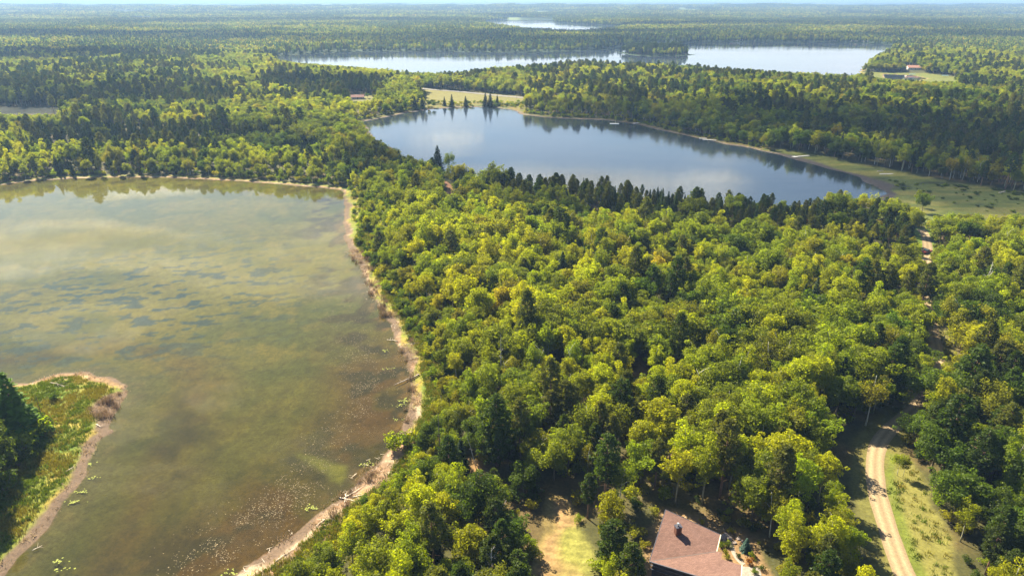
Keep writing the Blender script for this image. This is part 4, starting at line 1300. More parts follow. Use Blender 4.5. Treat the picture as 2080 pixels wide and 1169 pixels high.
PAD = simple("yellow_green_lily_pad", (0.20, 0.22, 0.05), 0.8, 0.3, 2.0, 0.1)
for i, (px, py, nn, lab) in enumerate([(823, 812, 14, "lily pad patch closest to the driftwood log"), (812, 822, 8, "small lily pad patch just below the patch by the log"), (809, 852, 6, "tiny lily pad patch off the pale beach"),
                       (745, 942, 9, "lily pad patch off the beach above the pale driftwood"), (631, 1030, 14, "bright lily pad patch off the lower beach"), (463, 1163, 8, "lily pad patch in the bottom corner of the lake"),
                       (184, 940, 8, "uppermost lily pad patch off the spit"), (188, 970, 7, "second lily pad patch off the spit"), (163, 998, 9, "third lily pad patch off the spit"), (150, 1018, 14, "widest lily pad patch off the spit"),
                       (118, 1138, 8, "lily pad patch off the lower end of the spit"), (125, 1156, 6, "lowest lily pad patch off the spit"), (786, 749, 5, "long yellow pad patch beside the reedy beach"), (779, 712, 5, "faint pad patch higher along the reedy beach")]):
    x, y = unproj(px, py); rr = random.Random(i); mb = MB()
    for k in range(nn * 2):
        cx, cy = rr.gauss(0, .9), rr.gauss(0, .45); s = rr.uniform(.10, .22)
        mb.slab([(cx + s * math.cos(t * math.pi / 4.6), cy + s * math.sin(t * math.pi / 4.6), 0.012 + k * 0.0006) for t in range(9)], 0.01)
    o = mb.build("lily_pads", PAD, loc=(x, y, 0.006)); tag(o, lab, "lily pads", "lily pad patches on the near lake")

# ------------------------------------------------------------------ driftwood, snags, dead trees
WOOD = simple("weathered_grey_wood", (0.34, 0.28, 0.23), 0.9, 0.3, 3)
WOODP = simple("bleached_wood", (0.60, 0.50, 0.40), 0.9, 0.25, 3)
WOODD = simple("dark_dead_wood", (0.11, 0.085, 0.07), 0.95, 0.3, 3)
def log(p0, p1, r0, label, mat=WOOD, z0=0.15, z1=0.25, stubs=3, seed=0, group=None):
    a = np.array(G(*p0)); b_ = np.array(G(*p1)); rr = random.Random(seed)
    L = float(np.hypot(*(b_ - a))); ang = math.atan2(b_[1] - a[1], b_[0] - a[0])
    za = max(gz1(*a), 0) + z0; zb = max(gz1(*b_), 0) + z1
    mb = MB(); pts_ = []; rad = []
    for i in range(7):
        t = i / 6; pts_.append((L * t, rr.uniform(-.03, .03) * L, (zb - za) * t + 0.02 * math.sin(t * 5))); rad.append(r0 * (1 - .6 * t))
    mb.tube(pts_, rad, 7)
    for k in range(stubs):
        t = rr.uniform(.3, .95); q = pts_[int(t * 6)]; s = rr.choice((-1, 1)) * rr.uniform(.4, 1.3)
        mb.tube([q, (q[0] + abs(s) * .5, q[1] + s, q[2] + .25)], [r0 * .3, r0 * .08], 5)
    o = mb.build("driftwood_log", mat, sm=True, loc=(a[0], a[1], za), rotz=ang)
    return tag(o, label, "log", group or "driftwood on the beach")
log((852, 762), (800, 782), 0.26, "long dark driftwood log reaching from the beach into the water", WOOD, 0.35, 0.12, 4, 1)
log((808, 693), (786, 690), 0.14, "pale short log at the reedy beach", WOODP, seed=2)
log((858, 697), (818, 700), 0.12, "thin pale log lying across the reedy beach", WOODP, seed=3)
log((850, 727), (820, 732), 0.13, "thin grey log across the beach above the long one", WOOD, seed=4)
log((724, 962), (712, 972), 0.12, "small log lying in the shallows off the beach", WOODP, seed=5)
log((700, 1012), (735, 990), 0.16, "uppermost bleached log in the beach pile", WOODP, seed=6)
log((690, 1010), (722, 1018), 0.14, "bleached log across the middle of the beach pile", WOODP, seed=7)
log((702, 1003), (700, 1030), 0.13, "bleached log pointing at the water in the beach pile", WOODP, seed=8)
log((715, 1010), (742, 1004), 0.12, "short bleached log at the landward end of the beach pile", WOODP, seed=9)
log((660, 1055), (640, 1070), 0.13, "bleached log below the beach pile", WOODP, seed=10)
log((560, 1140), (600, 1112), 0.12, "bleached log near the bottom of the beach", WOODP, seed=11)
log((66, 1118), (86, 1108), 0.10, "thin pale log on the mud below the spit", WOODP, seed=12)
log((135, 958), (150, 948), 0.12, "white log on the grass edge of the spit", WOODP, seed=13)
log((196, 862), (206, 868), 0.14, "pale log in the brown reeds of the spit", WOODP, seed=14)
log((2030, 392), (2046, 388), 0.35, "bleached log lying alone on the marsh meadow", WOODP, seed=15)
log((1782, 348), (1794, 347), 0.35, "pale log on the shore of the second lake", WOODP, seed=16)

mb = MB(); rl = random.Random(12)
for k in range(900):
    y_ = rl.uniform(75, 330); t_ = rl.uniform(-75, 5)
    d_, k_ = lake_fields(A([t_]), A([y_]))
    if k_[0] != 0 or not (-0.6 < d_[0] < 6.5) or sdf(A([t_]), A([y_]), SPIT, far=20.0)[0] < 5: continue
    for q in range(3):
        a_ = rl.uniform(0, 3.14); l_ = rl.uniform(.4, 1.6); x0, y0 = t_ + rl.gauss(0, 1.2), y_ + rl.gauss(0, 1.2); z_ = max(gz1(x0, y0), 0) + .05
        mb.tube([(x0, y0, z_), (x0 + math.cos(a_) * l_, y0 + math.sin(a_) * l_, max(gz1(x0 + math.cos(a_) * l_, y0 + math.sin(a_) * l_), 0) + .06)], [.05, .025], 4)
tag(mb.build("driftwood_litter", WOODP), "small bleached sticks strewn along the beach", "driftwood", kind='stuff')
def bare_tree(name, px, py, Ht, label, mat, seed, r0=0.16, lean=0.0, nb=14, spread=2.0, low=0.45, twigs=3, zoff=0.0):
    x, y = G(px, py); z = gz1(x, y); rr = random.Random(seed)
    root = thing(name, label, "dead tree", (x, y, z - .05), 0)
    mb = MB(); mb.tube([(0, 0, -.3), (lean * .4, 0, Ht * .4), (lean * .7, .1, Ht * .75), (lean, 0, Ht)], [r0, r0 * .75, r0 * .4, r0 * .12], 7)
    mb.build("trunk", mat, root, True)
    for k in range(nb):
        t = rr.uniform(low, .95); a = rr.uniform(0, 6.28); l = spread * (1.15 - t) * rr.uniform(.6, 1.3); z0 = Ht * t
        up = l * rr.uniform(.5, 1.1)
        m2 = MB(); e = (lean * t + math.cos(a) * l, math.sin(a) * l, z0 + up); mid_ = (lean * t + math.cos(a) * l * .5, math.sin(a) * l * .5, z0 + up * .35)
        m2.tube([(lean * t, 0, z0), mid_, e], [r0 * .3, r0 * .18, r0 * .05], 5)
        for q in range(twigs):
            b_ = a + rr.uniform(-.9, .9); s = l * rr.uniform(.3, .5)
            m2.tube([mid_, (mid_[0] + math.cos(b_) * s, mid_[1] + math.sin(b_) * s, mid_[2] + s * .8)], [r0 * .12, r0 * .04], 4)
        m2.build("branch", mat, root, True)
    return root
bare_tree("dead_pole", 90, 862, 9.5, "dark bare dead pole standing in the bushes of the spit", WOODD, 1, 0.16, nb=5, spread=.7, low=.6)
SNAG = simple("silver_dead_wood", (0.5, 0.47, 0.43), 0.9, 0.2, 3)
bare_tree("dead_tree", 1990, 625, 18, "white dead tree with many upright bare limbs", SNAG, 2, 0.26, nb=18, spread=3.4, low=.25)
bare_tree("dead_tree", 1984, 618, 12, "smaller grey dead tree leaning against the white one", SNAG, 3, 0.14, lean=2, nb=9, spread=2, low=.3)
bare_tree("dead_tree", 1018, 790, 18, "slender grey dead trunk among the wood edge aspens", SNAG, 4, 0.13, nb=9, spread=1.5)
bare_tree("dead_tree", 1001, 722, 11, "pale dead stem beside the slender dead trunk", SNAG, 5, 0.10, lean=-1.5, nb=6, spread=1.3)
bare_tree("dead_tree", 1966, 470, 9, "thin dead tree beside the brown shed roof", SNAG, 6, 0.12, lean=1, nb=6, spread=1.4)
bare_tree("dead_tree", 895, 945, 15, "dark dead conifer with short stubs near the beach bushes", WOODD, 7, 0.17, nb=26, spread=.9, low=.2)
bare_tree("dead_tree", 972, 965, 11, "leaning thin dead trunk at the sandy gap", SNAG, 8, 0.10, lean=-2.5, nb=4, spread=.8)
bare_tree("dead_tree", 1000, 1230, 14, "bare pale limbed tree at the bottom below the birches", SNAG, 9, 0.17, nb=16, spread=3.5, low=.4)
# twiggy grey shrubs and rusty trees: bare skeleton plus thin crown
def thin_tree(name, px, py, Ht, R, col, label, seed, tr_mat, per=30, cat="tree"):
    x, y = G(px, py); z = gz1(x, y)
    root = thing(name, label, cat, (x, y, z - .05), 0)
    q, t, bl = crown_round(seed, R, Ht, Ht * .35, 16, (.28, .42), per, 0.17, up=.3, jit=.9)
    obj("crown", mesh_np("crown", q, qfaces(len(q) // 4), foliage("rusty_or_grey_leaves", col, .3, (1.1, 1, .8)), False, t), root)
    obj("trunk", trunk_mesh("trunk", Ht, .15, tr_mat, bl, seed, .85, nl=12), root)
thin_tree("rusty_tree", 1580, 768, 11.5, 1.9, (0.30, 0.11, 0.05), "small rust-coloured half dead tree in the green forest", 41, SNAG, 26)
thin_tree("grey_tree", 1872, 838, 6.5, 3.2, (0.17, 0.125, 0.11), "grey brown leafless looking tree beside the shaded track", 42, SNAG, 70)
thin_tree("rusty_tree", 1128, 470, 10, 2.2, (0.18, 0.13, 0.06), "brownish thin tree behind the red earth track forest", 43, SNAG, 40)
thin_tree("rusty_tree", 1634, 478, 10, 1.8, (0.34, 0.13, 0.04), "orange tree at the edge of the dark pine row", 44, SNAG, 60)
thin_tree("grey_tree", 1262, 550, 10, 2.6, (0.16, 0.12, 0.10), "grey mauve crown in the sunny forest middle", 45, SNAG, 60)
thin_tree("maroon_tree", 1967, 468, 8.5, 2.4, (0.10, 0.03, 0.025), "dark maroon crown among the green trees by the meadow", 46, SNAG, 90)
thin_tree("grey_tree", 1302, 452, 9, 2.4, (0.17, 0.14, 0.13), "grey bare crown in front of the dark pine row", 47, SNAG, 50)
thin_tree("golden_tree", 1345, 690, 13, 3.0, (0.28, 0.20, 0.02), "golden yellow crown standing out in the middle of the forest", 48, BARK['aspen'], 90)
thin_tree("golden_tree", 1700, 1100, 9, 2.2, (0.20, 0.13, 0.03), "russet tinged crown near the lower gravel track", 49, BARK['aspen'], 90)

# fallen branch on the spit
x, y = unproj(104, 783); mb = MB()
mb.tube([(0, 0, .5), (2.5, -.9, .7), (5, -1.9, .35), (6.6, -2.4, .3)], [.13, .10, .07, .03], 6)
for k, (a, b_, c_) in enumerate([(1.5, 1.1, .9), (2.6, -1.6, .6), (3.5, .9, .8), (4.5, -.9, .7), (5.2, .6, .5)]):
    mb.tube([(a, -a * .37, .6), (a + .9, -a * .37 + b_ * .6, c_), (a + 1.6, -a * .37 + b_, c_ - .2)], [.05, .035, .012], 5)
tag(mb.build("fallen_branch", WOOD, sm=True, loc=(x, y, gz1(x, y))), "grey forked fallen branch lying on the grass of the spit", "branch")

# ------------------------------------------------------------------ house at the bottom edge
def shingles(name, col):
    m, nt, out = nt_new(name)
    tc = N(nt, "ShaderNodeTexCoord").outputs["Object"]
    br = N(nt, "ShaderNodeTexBrick"); nt.links.new(tc, br.inputs[0]); br.inputs["Scale"].default_value = 1.0
    br.inputs["Brick Width"].default_value = 0.55; br.inputs["Row Height"].default_value = 0.28; br.inputs["Mortar Size"].default_value = 0.012
    br.inputs["Color1"].default_value = (*col, 1); br.inputs["Color2"].default_value = (col[0] * .78, col[1] * .76, col[2] * .76, 1)
    br.inputs["Mortar"].default_value = (col[0] * .55, col[1] * .5, col[2] * .5, 1)
    nz = noise(nt, 5.0, 5, tc, 0.8); n2 = noise(nt, 0.35, 3, tc)
    c = mixc(nt, 1.0, br.outputs[0], math_n(nt, 'MULTIPLY', maprange(nt, nz, .3, .7, .72, 1.28), maprange(nt, n2, .3, .7, .9, 1.1)), 'MULTIPLY')
    p = N(nt, "ShaderNodeBsdfPrincipled"); nt.links.new(c, p.inputs["Base Color"]); p.inputs["Roughness"].default_value = .9; p.inputs["Specular IOR Level"].default_value = .2
    nt.links.new(p.outputs[0], out.inputs[0]); return m
ROOFM = shingles("brown_asphalt_shingles", (0.165, 0.095, 0.078))
SIDING = simple("dark_blue_siding", (0.035, 0.04, 0.06), .7, .2, 2)
TRIM = simple("cream_trim", (0.62, 0.56, 0.42), .6, .1, 2)
DARKM = simple("dark_gutter_metal", (0.05, 0.05, 0.07), .5, .1, 2)
GLASS = simple("window_glass", (0.03, 0.04, 0.05), .08, .1, 1, .9)
hx, hy = G(1400, 1110)
hz = gz1(hx, hy)
house = thing("house", "house with brown shingle roof and brick chimney in the trees", "house", (hx, hy, hz))
def HP(px, py, h): x, y = unproj(px, py, hz + h); return (x - hx, y - hy, h)
def on_plane(px, py, P3):
    a, b_, c_ = [Vector(q) for q in P3]; n_ = (b_ - a).cross(c_ - a); o_ = Vector((0 - hx, 0 - hy, CAM_H - hz)); e_ = Vector(HP(px, py, 3.0)); t_ = n_.dot(a - o_) / n_.dot(e_ - o_)
    return tuple(o_ + (e_ - o_) * t_)
A1, C1, L1p = HP(1352, 1034, 7.4), HP(1464, 1085, 6.8), HP(1319, 1139, 4.2)
D1 = on_plane(1456, 1119, (A1, C1, L1p))
S1 = HP(1426, 1172, 5.9)
E1, F1, G1, H1 = [on_plane(a_, b_, (L1p, D1, S1)) for a_, b_ in ((1467, 1121), (1465, 1134), (1507, 1147), (1504, 1200))]
B1, B2 = HP(1407, 1055, 6.22), HP(1417, 1062, 6.22)
K2 = on_plane(1480, 1196, (L1p, D1, S1))
MB().slab([L1p, D1, C1, A1], .22).build("roof", ROOFM, house)
r2 = MB().slab([L1p, S1, K2, H1, G1, F1, E1, D1][:: 1], .22).build("roof", ROOFM, house)
# walls follow the roof outline a little inside, down to the ground
outl = [A1, C1, D1, E1, F1, G1, H1, K2, S1, L1p]
cx = sum(p_[0] for p_ in outl) / len(outl); cy_ = sum(p_[1] for p_ in outl) / len(outl)
inn = [(p_[0] + (cx - p_[0]) * .06, p_[1] + (cy_ - p_[1]) * .06, p_[2] - .30) for p_ in outl]
mb = MB(); n_ = len(inn)
for i in range(n_):
    a, b_ = inn[i], inn[(i + 1) % n_]
    mb.add([(a[0], a[1], -.3), (b_[0], b_[1], -.3), (b_[0], b_[1], b_[2]), (a[0], a[1], a[2])], [(0, 1, 2, 3)])
mb.build("wall", SIDING, house)
def edge_bar(name, a, b_, w, h, mat, dz=0.0):
    a, b_ = Vector(a), Vector(b_); d = (b_ - a); L = d.length; mb = MB()
    n = Vector((d.y, -d.x, 0)).normalized() * w / 2
    q = [a - n, a + n, b_ + n, b_ - n]; q = [(p_.x, p_.y, p_.z + dz) for p_ in q]
    mb.slab(q, h); return mb.build(name, mat, house)
edge_bar("ridge_cap", L1p, D1, .16, .05, simple("valley_flashing", (.10, .075, .07), .7, .1, 2), .035)
edge_bar("fascia", C1, D1, .16, .30, TRIM, .03)
edge_bar("fascia", G1, H1, .14, .28, TRIM, .03)
edge_bar("gutter", A1, L1p, .14, .16, DARKM, .02)
edge_bar("gutter", L1p, S1, .20, .22, DARKM, .02)
edge_bar("gutter", A1, C1, .12, .14, DARKM, .02)
# horizontal dark rails under the near eave (deck edge)
for k, dz in enumerate((-1.0, -1.9)):
    edge_bar("siding_band", (L1p[0] * .97, L1p[1] * .97 - .1, L1p[2] + dz), (S1[0], S1[1] - .1, S1[2] + dz), .10, .12, simple("blue_grey_band", (0.10, 0.115, 0.16), .5, .1, 2))
for k in range(3):
    t = (k + .6) / 3.4
    p_ = Vector(L1p).lerp(Vector(S1), t); ang = math.atan2(S1[1] - L1p[1], S1[0] - L1p[0])
    w = MB().box((p_.x * .96, p_.y * .96 + .02, 1.8), (1.3, .12, 1.3), ang).build("window", TRIM, house)
    MB().box((p_.x * .96 + .04, p_.y * .96 - .06, 1.8), (1.1, .12, 1.1), ang).build("pane", GLASS, w)
ch = HP(1376, 1084, 6.0)
BRICK = shingles("dark_chimney_brick", (0.16, 0.075, 0.055))
c_o = MB().box((ch[0], ch[1], 6.7), (1.15, .95, 2.5), .25).build("chimney", BRICK, house)
MB().box((ch[0], ch[1], 8.0), (1.35, 1.15, .14), .25).build("cap", DARKM, c_o)
MB().tube([(ch[0] - .1, ch[1], 8.0), (ch[0] - .1, ch[1], 8.65)], [.16, .16], 10).tube([(ch[0] - .1, ch[1], 8.65), (ch[0] - .1, ch[1], 8.8)], [.28, .2], 10).build("flue", simple("bright_metal", (.8, .8, .78), .3, .05, 1, .5, 0, .8), c_o)
for (px, py, h) in ((1392, 1051, 6.9), (1397, 1086, 5.9), (1422, 1112, 5.1)):
    q = HP(px, py, h); MB().tube([(q[0], q[1], h - 1.0), (q[0], q[1], h + .25)], [.07, .07], 8).build("vent_pipe", TRIM, house)
# garden beside the house
STONE = simple("pale_path_stone", (0.26, 0.22, 0.19), .9, .25, 2, bump=.3)
ROCK = simple("grey_brown_rock", (0.26, 0.21, 0.19), .95, .35, 2, bump=.5)
gpx = [G(*p_) for p_ in [(1478, 1097), (1485, 1106), (1489, 1118), (1494, 1129), (1502, 1138), (1511, 1146)]]
def gstrip(name, P, w, mat, label, lift):
    o = strip(name, P, w, mat, label, lift, 3, .7, 3); return o
gstrip("garden_path", gpx, 1.1, STONE, "pale curved garden path beside the house", .07)
x, y = G(1520, 1162); mb = MB().slab([(-2.4, -1.4, .1), (2.2, -1.8, .1), (2.6, 1.2, .1), (-1.8, 1.6, .1)], .25)
tag(mb.build("terrace_slab", STONE, loc=(x, y, gz1(x, y))), "pale stone terrace at the foot of the garden path", "terrace")
def rock(px, py, s, label, seed):
    x, y = G(px, py); rr = np.random.default_rng(seed)
    import bmesh
    bm = bmesh.new(); bmesh.ops.create_icosphere(bm, subdivisions=2, radius=s)
    for v_ in bm.verts:
        v_.co *= 0.8 + 0.35 * rr.uniform(); v_.co.z *= .6
    me = bpy.data.meshes.new("rock"); bm.to_mesh(me); bm.free(); me.materials.append(ROCK)
    tag(obj("rock", me, None, (x, y, gz1(x, y) + s * .2)), label, "rock", "rocks in the garden")
for i, (px, py, s, lab) in enumerate([(1468, 1092, .8, "large dark rock against the house corner"), (1475, 1088, .7, "rock behind the large dark garden rock"), (1482, 1094, .6, "rock right of the garden rock pair"),
                              (1473, 1100, .5, "small rock before the garden rock group"), (1492, 1102, .45, "small rock at the top of the garden path"), (1500, 1094, .5, "outer rock on the bare garden bank"), (1508, 1099, .35, "smallest rock near the blue spruce")]): rock(px, py, s, lab, i)
def shrub(px, py, sc, tint, lab, wide=1.0, mat=None):
    x, y = G(px, py); z = gz1(x, y)
    r_ = put_tree(dict(x=x, y=y, z=z, s=5, sc=sc, tint=tint, wide=wide, rot=px * .7, var=int(px)), lab)
    r_['group'] = "garden shrubs by the house"
    if mat is not None:
        cme = r_.children[0].data.copy() if r_.children[0].name.startswith("crown") else r_.children[1].data.copy()
        cme.materials[0] = mat
        for c in r_.children:
            if c.name.startswith("crown"): c.data = cme
RUST = foliage("rust_orange_shrub_leaves", (0.24, 0.09, 0.02)); BLUE = foliage("blue_green_needles", (0.045, 0.085, 0.07), .15)
shrub(1464, 1110, .45, 0, "light green garden shrub against the roof edge"); shrub(1478, 1109, .5, 0, "round light garden shrub beside the rocks")
shrub(1473, 1124, .42, 1, "yellow garden shrub left of the path"); shrub(1478, 1134, .35, 1, "low yellow garden shrub by the lower roof")
shrub(1499, 1131, .42, 2, "small round dark shrub right of the path"); shrub(1526, 1131, .5, 0, "green shrub on the bare bank right of the garden")
shrub(1523, 1145, .6, 0, "rust-orange shrub in the middle of the garden bank", 1, RUST); shrub(1546, 1156, .42, 2, "outermost small dark shrub on the garden bank")
shrub(1532, 1164, .4, 0, "lowest green shrub beside the terrace"); shrub(1541, 1103, .3, 1, "little yellow shrub at the top of the bank")
shrub(1425, 1062, .45, 1, "yellow shrub behind the roof ridge"); shrub(1484, 1082, .5, 1, "yellow-green shrub behind the garden rocks")
x, y = G(1514, 1118)
K = KIND['spruce'][0]; root = thing("blue_spruce", "small blue-green spruce in the garden bed", "spruce tree", (x, y, gz1(x, y) - .05))
root.scale = (.42, .42, .24)
cme = K['crowns'][0].copy(); cme.materials[0] = BLUE; obj("crown", cme, root); obj("trunk", K['trunk'], root)

# ------------------------------------------------------------------ small buildings far off
def cabin(px, py, w, d, h, rh, rot, label, roofcol, wallcol=(.5, .45, .38), name="cabin", zz=1.5):
    x, y = G(px, py); z = gz1(x, y)
    root = thing(name, label, "cabin" if name == "cabin" else "shed", (x, y, z), rot)
    MB().box((0, 0, h / 2 - .2), (w, d, h + .4)).add([(-w / 2, -d / 2, h), (-w / 2, d / 2, h), (-w / 2, 0, h + rh)], [(0, 2, 1)]).add([(w / 2, -d / 2, h), (w / 2, d / 2, h), (w / 2, 0, h + rh)], [(0, 1, 2)]).build("wall", simple("cabin_wall", wallcol, .8, .1, 1), root)
    o = .5; m_ = simple("cabin_roof", roofcol, .8, .15, 1)
    mb = MB()
    for s in (-1, 1):
        a = [(-w / 2 - o, s * (d / 2 + o), h - .15), (w / 2 + o, s * (d / 2 + o), h - .15), (w / 2 + o, 0, h + rh + .15), (-w / 2 - o, 0, h + rh + .15)]
        mb.slab(a if s < 0 else a[::-1], .15)
    mb.build("roof", m_, root)
    for k in (-.3, .3):
        wi = MB().box((w * k, -d / 2 - .03, h * .55), (1.3, .1, 1.1)).build("window", TRIM, root)
        MB().box((w * k, -d / 2 - .09, h * .55), (1.1, .06, .9)).build("pane", GLASS, wi)
    dr = MB().box((0, -d / 2 - .03, 1.0), (1.0, .1, 2.0)).build("door", simple("dark_door", (.08, .05, .04), .6, .1, 2), root)
    MB().box((.38, -d / 2 - .12, 1.0), (.08, .08, .08)).build("handle", TRIM, dr)
    return root
cabin(727, 201, 14, 8, 2.5, 2.0, .12, "red-roofed cabin on a lawn left of the highway field", (.17, .07, .06))
cabin(1856, 141, 22, 12, 3.2, 3.0, -.1, "orange-roofed white house on the far lake point", (.34, .17, .12), (.6, .57, .52))
cabin(1990, 524, 10, 7, 2.6, 2.0, -.1, "brown-roofed shed half hidden in the eastern trees", (.13, .07, .055), (.18, .13, .10), "shed")
cabin(1917, 482, 5, 4, 2.5, 1.5, .3, "small reddish hut roof between trees near the meadow", (.45, .18, .13), (.3, .2, .15), "shed")
for i, (px, py, c_) in enumerate([(1372, 84.5, (.6, .55, .5)), (1488, 83.5, (.35, .2, .15)), (1502, 82.8, (.6, .58, .55)), (1735, 84.8, (.5, .4, .3)), (1690, 84.8, (.62, .6, .58)), (1756, 85.5, (.45, .35, .3))]):
    cabin(px, py, 16, 9, 3, 3, .1 * i, ["white cottage at the left end of the far shore", "brown cottage on the far lake shore", "pale cottage right of the brown one on the far shore", "tan cottage near the right end of the far shore", "light cottage left of the tan one on the far shore", "rightmost small cottage on the far shore"][i], c_, (.6, .57, .5))

# vehicle by the yard
x, y = G(1881, 514); z = gz1(x, y)
car = thing("parked_pickup", "maroon pickup truck parked on the gravel below the yard", "pickup truck", (x, y, z), .5)
PAINT = simple("maroon_paint", (.22, .03, .035), .3, .05, 1, .6); TYRE = simple("tyre_rubber", (.02, .02, .02), .9, .1, 2)
MB().box((0, 0, .75), (5.3, 1.9, .55)).box((-.05, 0, .5), (5.0, 1.8, .2)).box((1.75, 0, 1.06), (1.7, 1.8, .14)).box((-1.75, .88, 1.16), (1.8, .12, .3)).box((-1.75, -.88, 1.16), (1.8, .12, .3)).box((-2.6, 0, 1.16), (.1, 1.85, .3)).build("body", PAINT, car)
MB().slab([(-.85, -.85, 1.75), (.75, -.85, 1.75), (.75, .85, 1.75), (-.85, .85, 1.75)], .08).add([(-.95, -.9, 1.0), (1.25, -.9, 1.0), (1.25, .9, 1.0), (-.95, .9, 1.0), (-.85, -.84, 1.67), (.74, -.84, 1.67), (.74, .84, 1.67), (-.85, .84, 1.67)], [(0, 1, 5, 4), (1, 2, 6, 5), (2, 3, 7, 6), (3, 0, 4, 7)]).build("cab", GLASS, car)
for sx in (-1.65, 1.7):
    for sy in (-.86, .86):
        wh = MB().tube([(sx, sy - .12, .38), (sx, sy + .12, .38)], [.38, .38], 16).build("wheel", TYRE, car)
        MB().tube([(sx, sy - .135, .38), (sx, sy + .135, .38)], [.2, .2], 12).build("rim", TRIM, wh)
for sy in (-.7, .7): MB().box((2.66, sy, .85), (.06, .3, .18)).build("headlight", TRIM, car)

# docks and raft on the second lake
DOCKM = simple("pale_dock_boards", (.62, .60, .58), .6, .15, 1)
def dock(name, px, py, L, w, rot, label, legs=4, tip=True, mat=DOCKM, zz=.55):
    x, y = unproj(px, py, zz); root = thing(name, label, "dock", (x, y, 0), rot)
    MB().box((0, 0, zz), (L, w, .14)).build("deck", mat, root)
    for k in range(legs):
        for s in (-1, 1):
            MB().tube([(-L / 2 + L * (k + .5) / legs, s * w * .45, -1.0), (-L / 2 + L * (k + .5) / legs, s * w * .45, zz + .1)], [.06, .06], 6).build("leg", SNAG, root)
    return root
dk = dock("dock", 1628, 317, 14, 1.6, .35, "white metal dock running down to the muddy water", 5)
MB().box((-6.2, 0, .57), (3.2, 3.2, .14)).build("platform", DOCKM, dk)
dock("dock", 1441, 284, 11, 1.7, -.35, "pale plank dock along the sandy shore", 4, zz=.5)
dock("dock", 1428, 281, 6, 1.6, -.1, "short second plank section left of the plank dock", 3, zz=.45)
dock("dock", 1293, 250, 8, 2.2, .5, "short pale dock right of the white raft", 3)
dk = dock("raft", 1248, 251, 8.5, 3.2, -.05, "white swimming raft with a bright mast on the lake", 2, zz=.35, mat=simple("white_raft_paint", (.85, .85, .82), .5, .05, 1))
MB().tube([(1.0, 0, .4), (1.0, 0, 6.0)], [.10, .05], 8).build("mast", TRIM, dk)
dock("dock", 1800, 353, 9, 1.3, .1, "grey boardwalk end on the meadow shore", 3, zz=.5)
for i, (px, py, lab) in enumerate([(1852, 153.0, "boat house roof on posts at the left of the marsh inlet"), (1918, 157.5, "boat house roof on posts at the right of the marsh inlet")]):
    x, y = unproj(px, py, 1.0); root = thing("boat_shelter", lab, "boat shelter", (x, y, max(gz1(x, y), 0)))
    MB().slab([(-5, -2, 2.4), (5, -2, 2.4), (5, 0, 3.2), (-5, 0, 3.2)], .12).slab([(-5, 0, 3.2), (5, 0, 3.2), (5, 2, 2.4), (-5, 2, 2.4)], .12).build("roof", simple("green_grey_canopy", (.12, .2, .2), .6, .1, 1), root)
    for sx in (-4.6, 4.6):
        for sy in (-1.8, 1.8): MB().tube([(sx, sy, -.3), (sx, sy, 2.35)], [.07, .07], 6).build("post", SNAG, root)
# utility posts at the highway
for i, (px, py) in enumerate([(1050, 205), (985, 186)]):
    x, y = unproj(px, py, 1.0); root = thing("utility_pole", ["wooden utility pole on the yellow field", "wooden utility pole beside the highway"][i], "utility pole", (x, y, gz1(x, y)))
    MB().tube([(0, 0, -.3), (0, 0, 10)], [.16, .11], 8).build("pole", WOODD, root); MB().box((0, 0, 9.4), (2.2, .12, .12)).build("crossarm", WOODD, root)

# ------------------------------------------------------------------ clouds over the land (outside the frame; they shade the woods and show in the water)
m, nt, out = nt_new("cloud_vapour")
at = N(nt, "ShaderNodeAttribute", attribute_name="tone"); tc = N(nt, "ShaderNodeTexCoord").outputs["Object"]
cn = noise(nt, 0.018, 5, tc, 0.6)
al = math_n(nt, 'MULTIPLY', maprange(nt, math_n(nt, 'SUBTRACT', math_n(nt, 'ADD', at.outputs["Fac"], cn), 0.5), 0.45, 1.05, 0.62, 0.0), 1.0)
cd = N(nt, "ShaderNodeBsdfDiffuse"); cd.inputs[0].default_value = (.95, .95, .97, 1); ct = N(nt, "ShaderNodeBsdfTranslucent"); ct.inputs[0].default_value = (.95, .95, .97, 1)
cm = N(nt, "ShaderNodeMixShader"); cm.inputs[0].default_value = 0.6; nt.links.new(cd.outputs[0], cm.inputs[1]); nt.links.new(ct.outputs[0], cm.inputs[2])
cx_ = N(nt, "ShaderNodeBsdfTransparent"); c2 = N(nt, "ShaderNodeMixShader"); nt.links.new(al, c2.inputs[0]); nt.links.new(cx_.outputs[0], c2.inputs[1]); nt.links.new(cm.outputs[0], c2.inputs[2])
nt.links.new(c2.outputs[0], out.inputs[0]); CLOUD = m
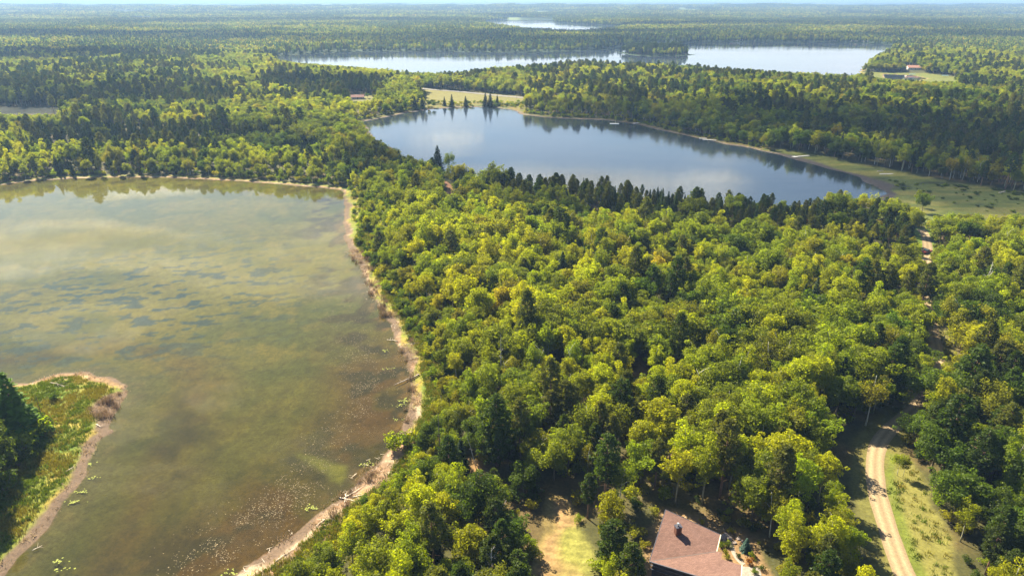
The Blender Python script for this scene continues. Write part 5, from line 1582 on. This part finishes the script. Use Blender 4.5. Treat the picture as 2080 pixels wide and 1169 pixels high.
def cloud(gx_, gy_, rx, ry, rot, thick, seed, label, alt=900.0):
    off = SUNV * (alt / SUNV.z)
    nt_, nr = 72, 14; V = []; F = []; TT = []
    r = random.Random(seed); ph = [r.uniform(0, 6.28) for _ in range(5)]
    for side in (1, -1):
        for i in range(nr + 1):
            f = i / nr
            for k in range(nt_):
                a = 2 * math.pi * k / nt_
                lob = 1 + .20 * math.sin(2 * a + ph[0]) + .15 * math.sin(3 * a + ph[1]) + .09 * math.sin(5 * a + ph[2]) + .07 * math.sin(9 * a + ph[3]) + .04 * math.sin(17 * a + ph[4])
                x, y = math.cos(a) * f * lob * rx, math.sin(a) * f * lob * ry
                hh = thick * math.sqrt(max(1 - f * f, 0)) * (1 if side > 0 else .3)
                hh *= .7 + .6 * float(vnoise(np.array([x / 60 + seed * 9.1]), np.array([y / 60]), 5)[0])
                V.append((x * math.cos(rot) - y * math.sin(rot), x * math.sin(rot) + y * math.cos(rot), side * hh)); TT.append(f)
    for s_ in range(2):
        b0 = s_ * (nr + 1) * nt_
        for i in range(nr):
            for k in range(nt_):
                q = (b0 + i * nt_ + k, b0 + i * nt_ + (k + 1) % nt_, b0 + (i + 1) * nt_ + (k + 1) % nt_, b0 + (i + 1) * nt_ + k)
                F.append(q[::-1] if s_ == 0 else q)
    me = mesh_np("cloud", V, F, CLOUD, True, TT)
    import bmesh
    bm = bmesh.new(); bm.from_mesh(me); bmesh.ops.remove_doubles(bm, verts=bm.verts, dist=.05); bmesh.ops.recalc_face_normals(bm, faces=bm.faces); bm.to_mesh(me); bm.free()
    o = obj("cloud", me, None, (gx_ + off.x, gy_ + off.y, alt))
    tag(o, label, "cloud", "clouds drifting over the woods", 'stuff')
CL = [   # ground centre of the shade in photo pixels, half sizes in metres
    ((1480, 232), 260, 75, -.15), ((1950, 262), 260, 130, -.5), ((1900, 335), 150, 80, -.5),
    ((130, 192), 175, 95, .05), ((330, 268), 150, 34, .02), ((800, 305), 55, 50, -.3), ((120, 112), 330, 150, 0), ((640, 168), 90, 70, 0),
    ((1000, 82), 800, 260, 0), ((120, 70), 500, 260, 0), ((1950, 68), 400, 200, 0), ((1450, 50), 900, 350, 0), ((600, 42), 1100, 350, 0), ((1250, 392), 120, 30, -.15)]
rc = random.Random(4)
for _ in range(14): CL.append(((rc.uniform(-100, 2200), rc.choice((28, 34, 48, 66, 74, 96))), rc.uniform(250, 600), rc.uniform(110, 260), rc.uniform(-.2, .2)))
for i, ((px, py), rx, ry, rot) in enumerate(CL):
    x, y = unproj(px, py, 10)
    cloud(x, y, rx, ry, rot, 45 + rx * .12, i, f"low white cloud drifting over woodland, number {i + 1} from the right" if False else "low white cloud drifting over the woodland")

# ------------------------------------------------------------------ haze
m, nt, out = nt_new("haze_air")
pv = N(nt, "ShaderNodeVolumePrincipled"); pv.inputs["Color"].default_value = (0.30, 0.48, 0.80, 1); pv.inputs["Density"].default_value = HAZE_DENSITY
pv.inputs["Anisotropy"].default_value = 0.2
nt.links.new(pv.outputs[0], out.inputs["Volume"])
HX = 36000
mb = MB().box((0, HX / 2 - 300, (125 - 4.5) / 2), (2 * HX, HX + 600, 129.5))
o = mb.build("haze", m); tag(o, "pale blue summer haze lying over the land", "haze", kind='stuff')
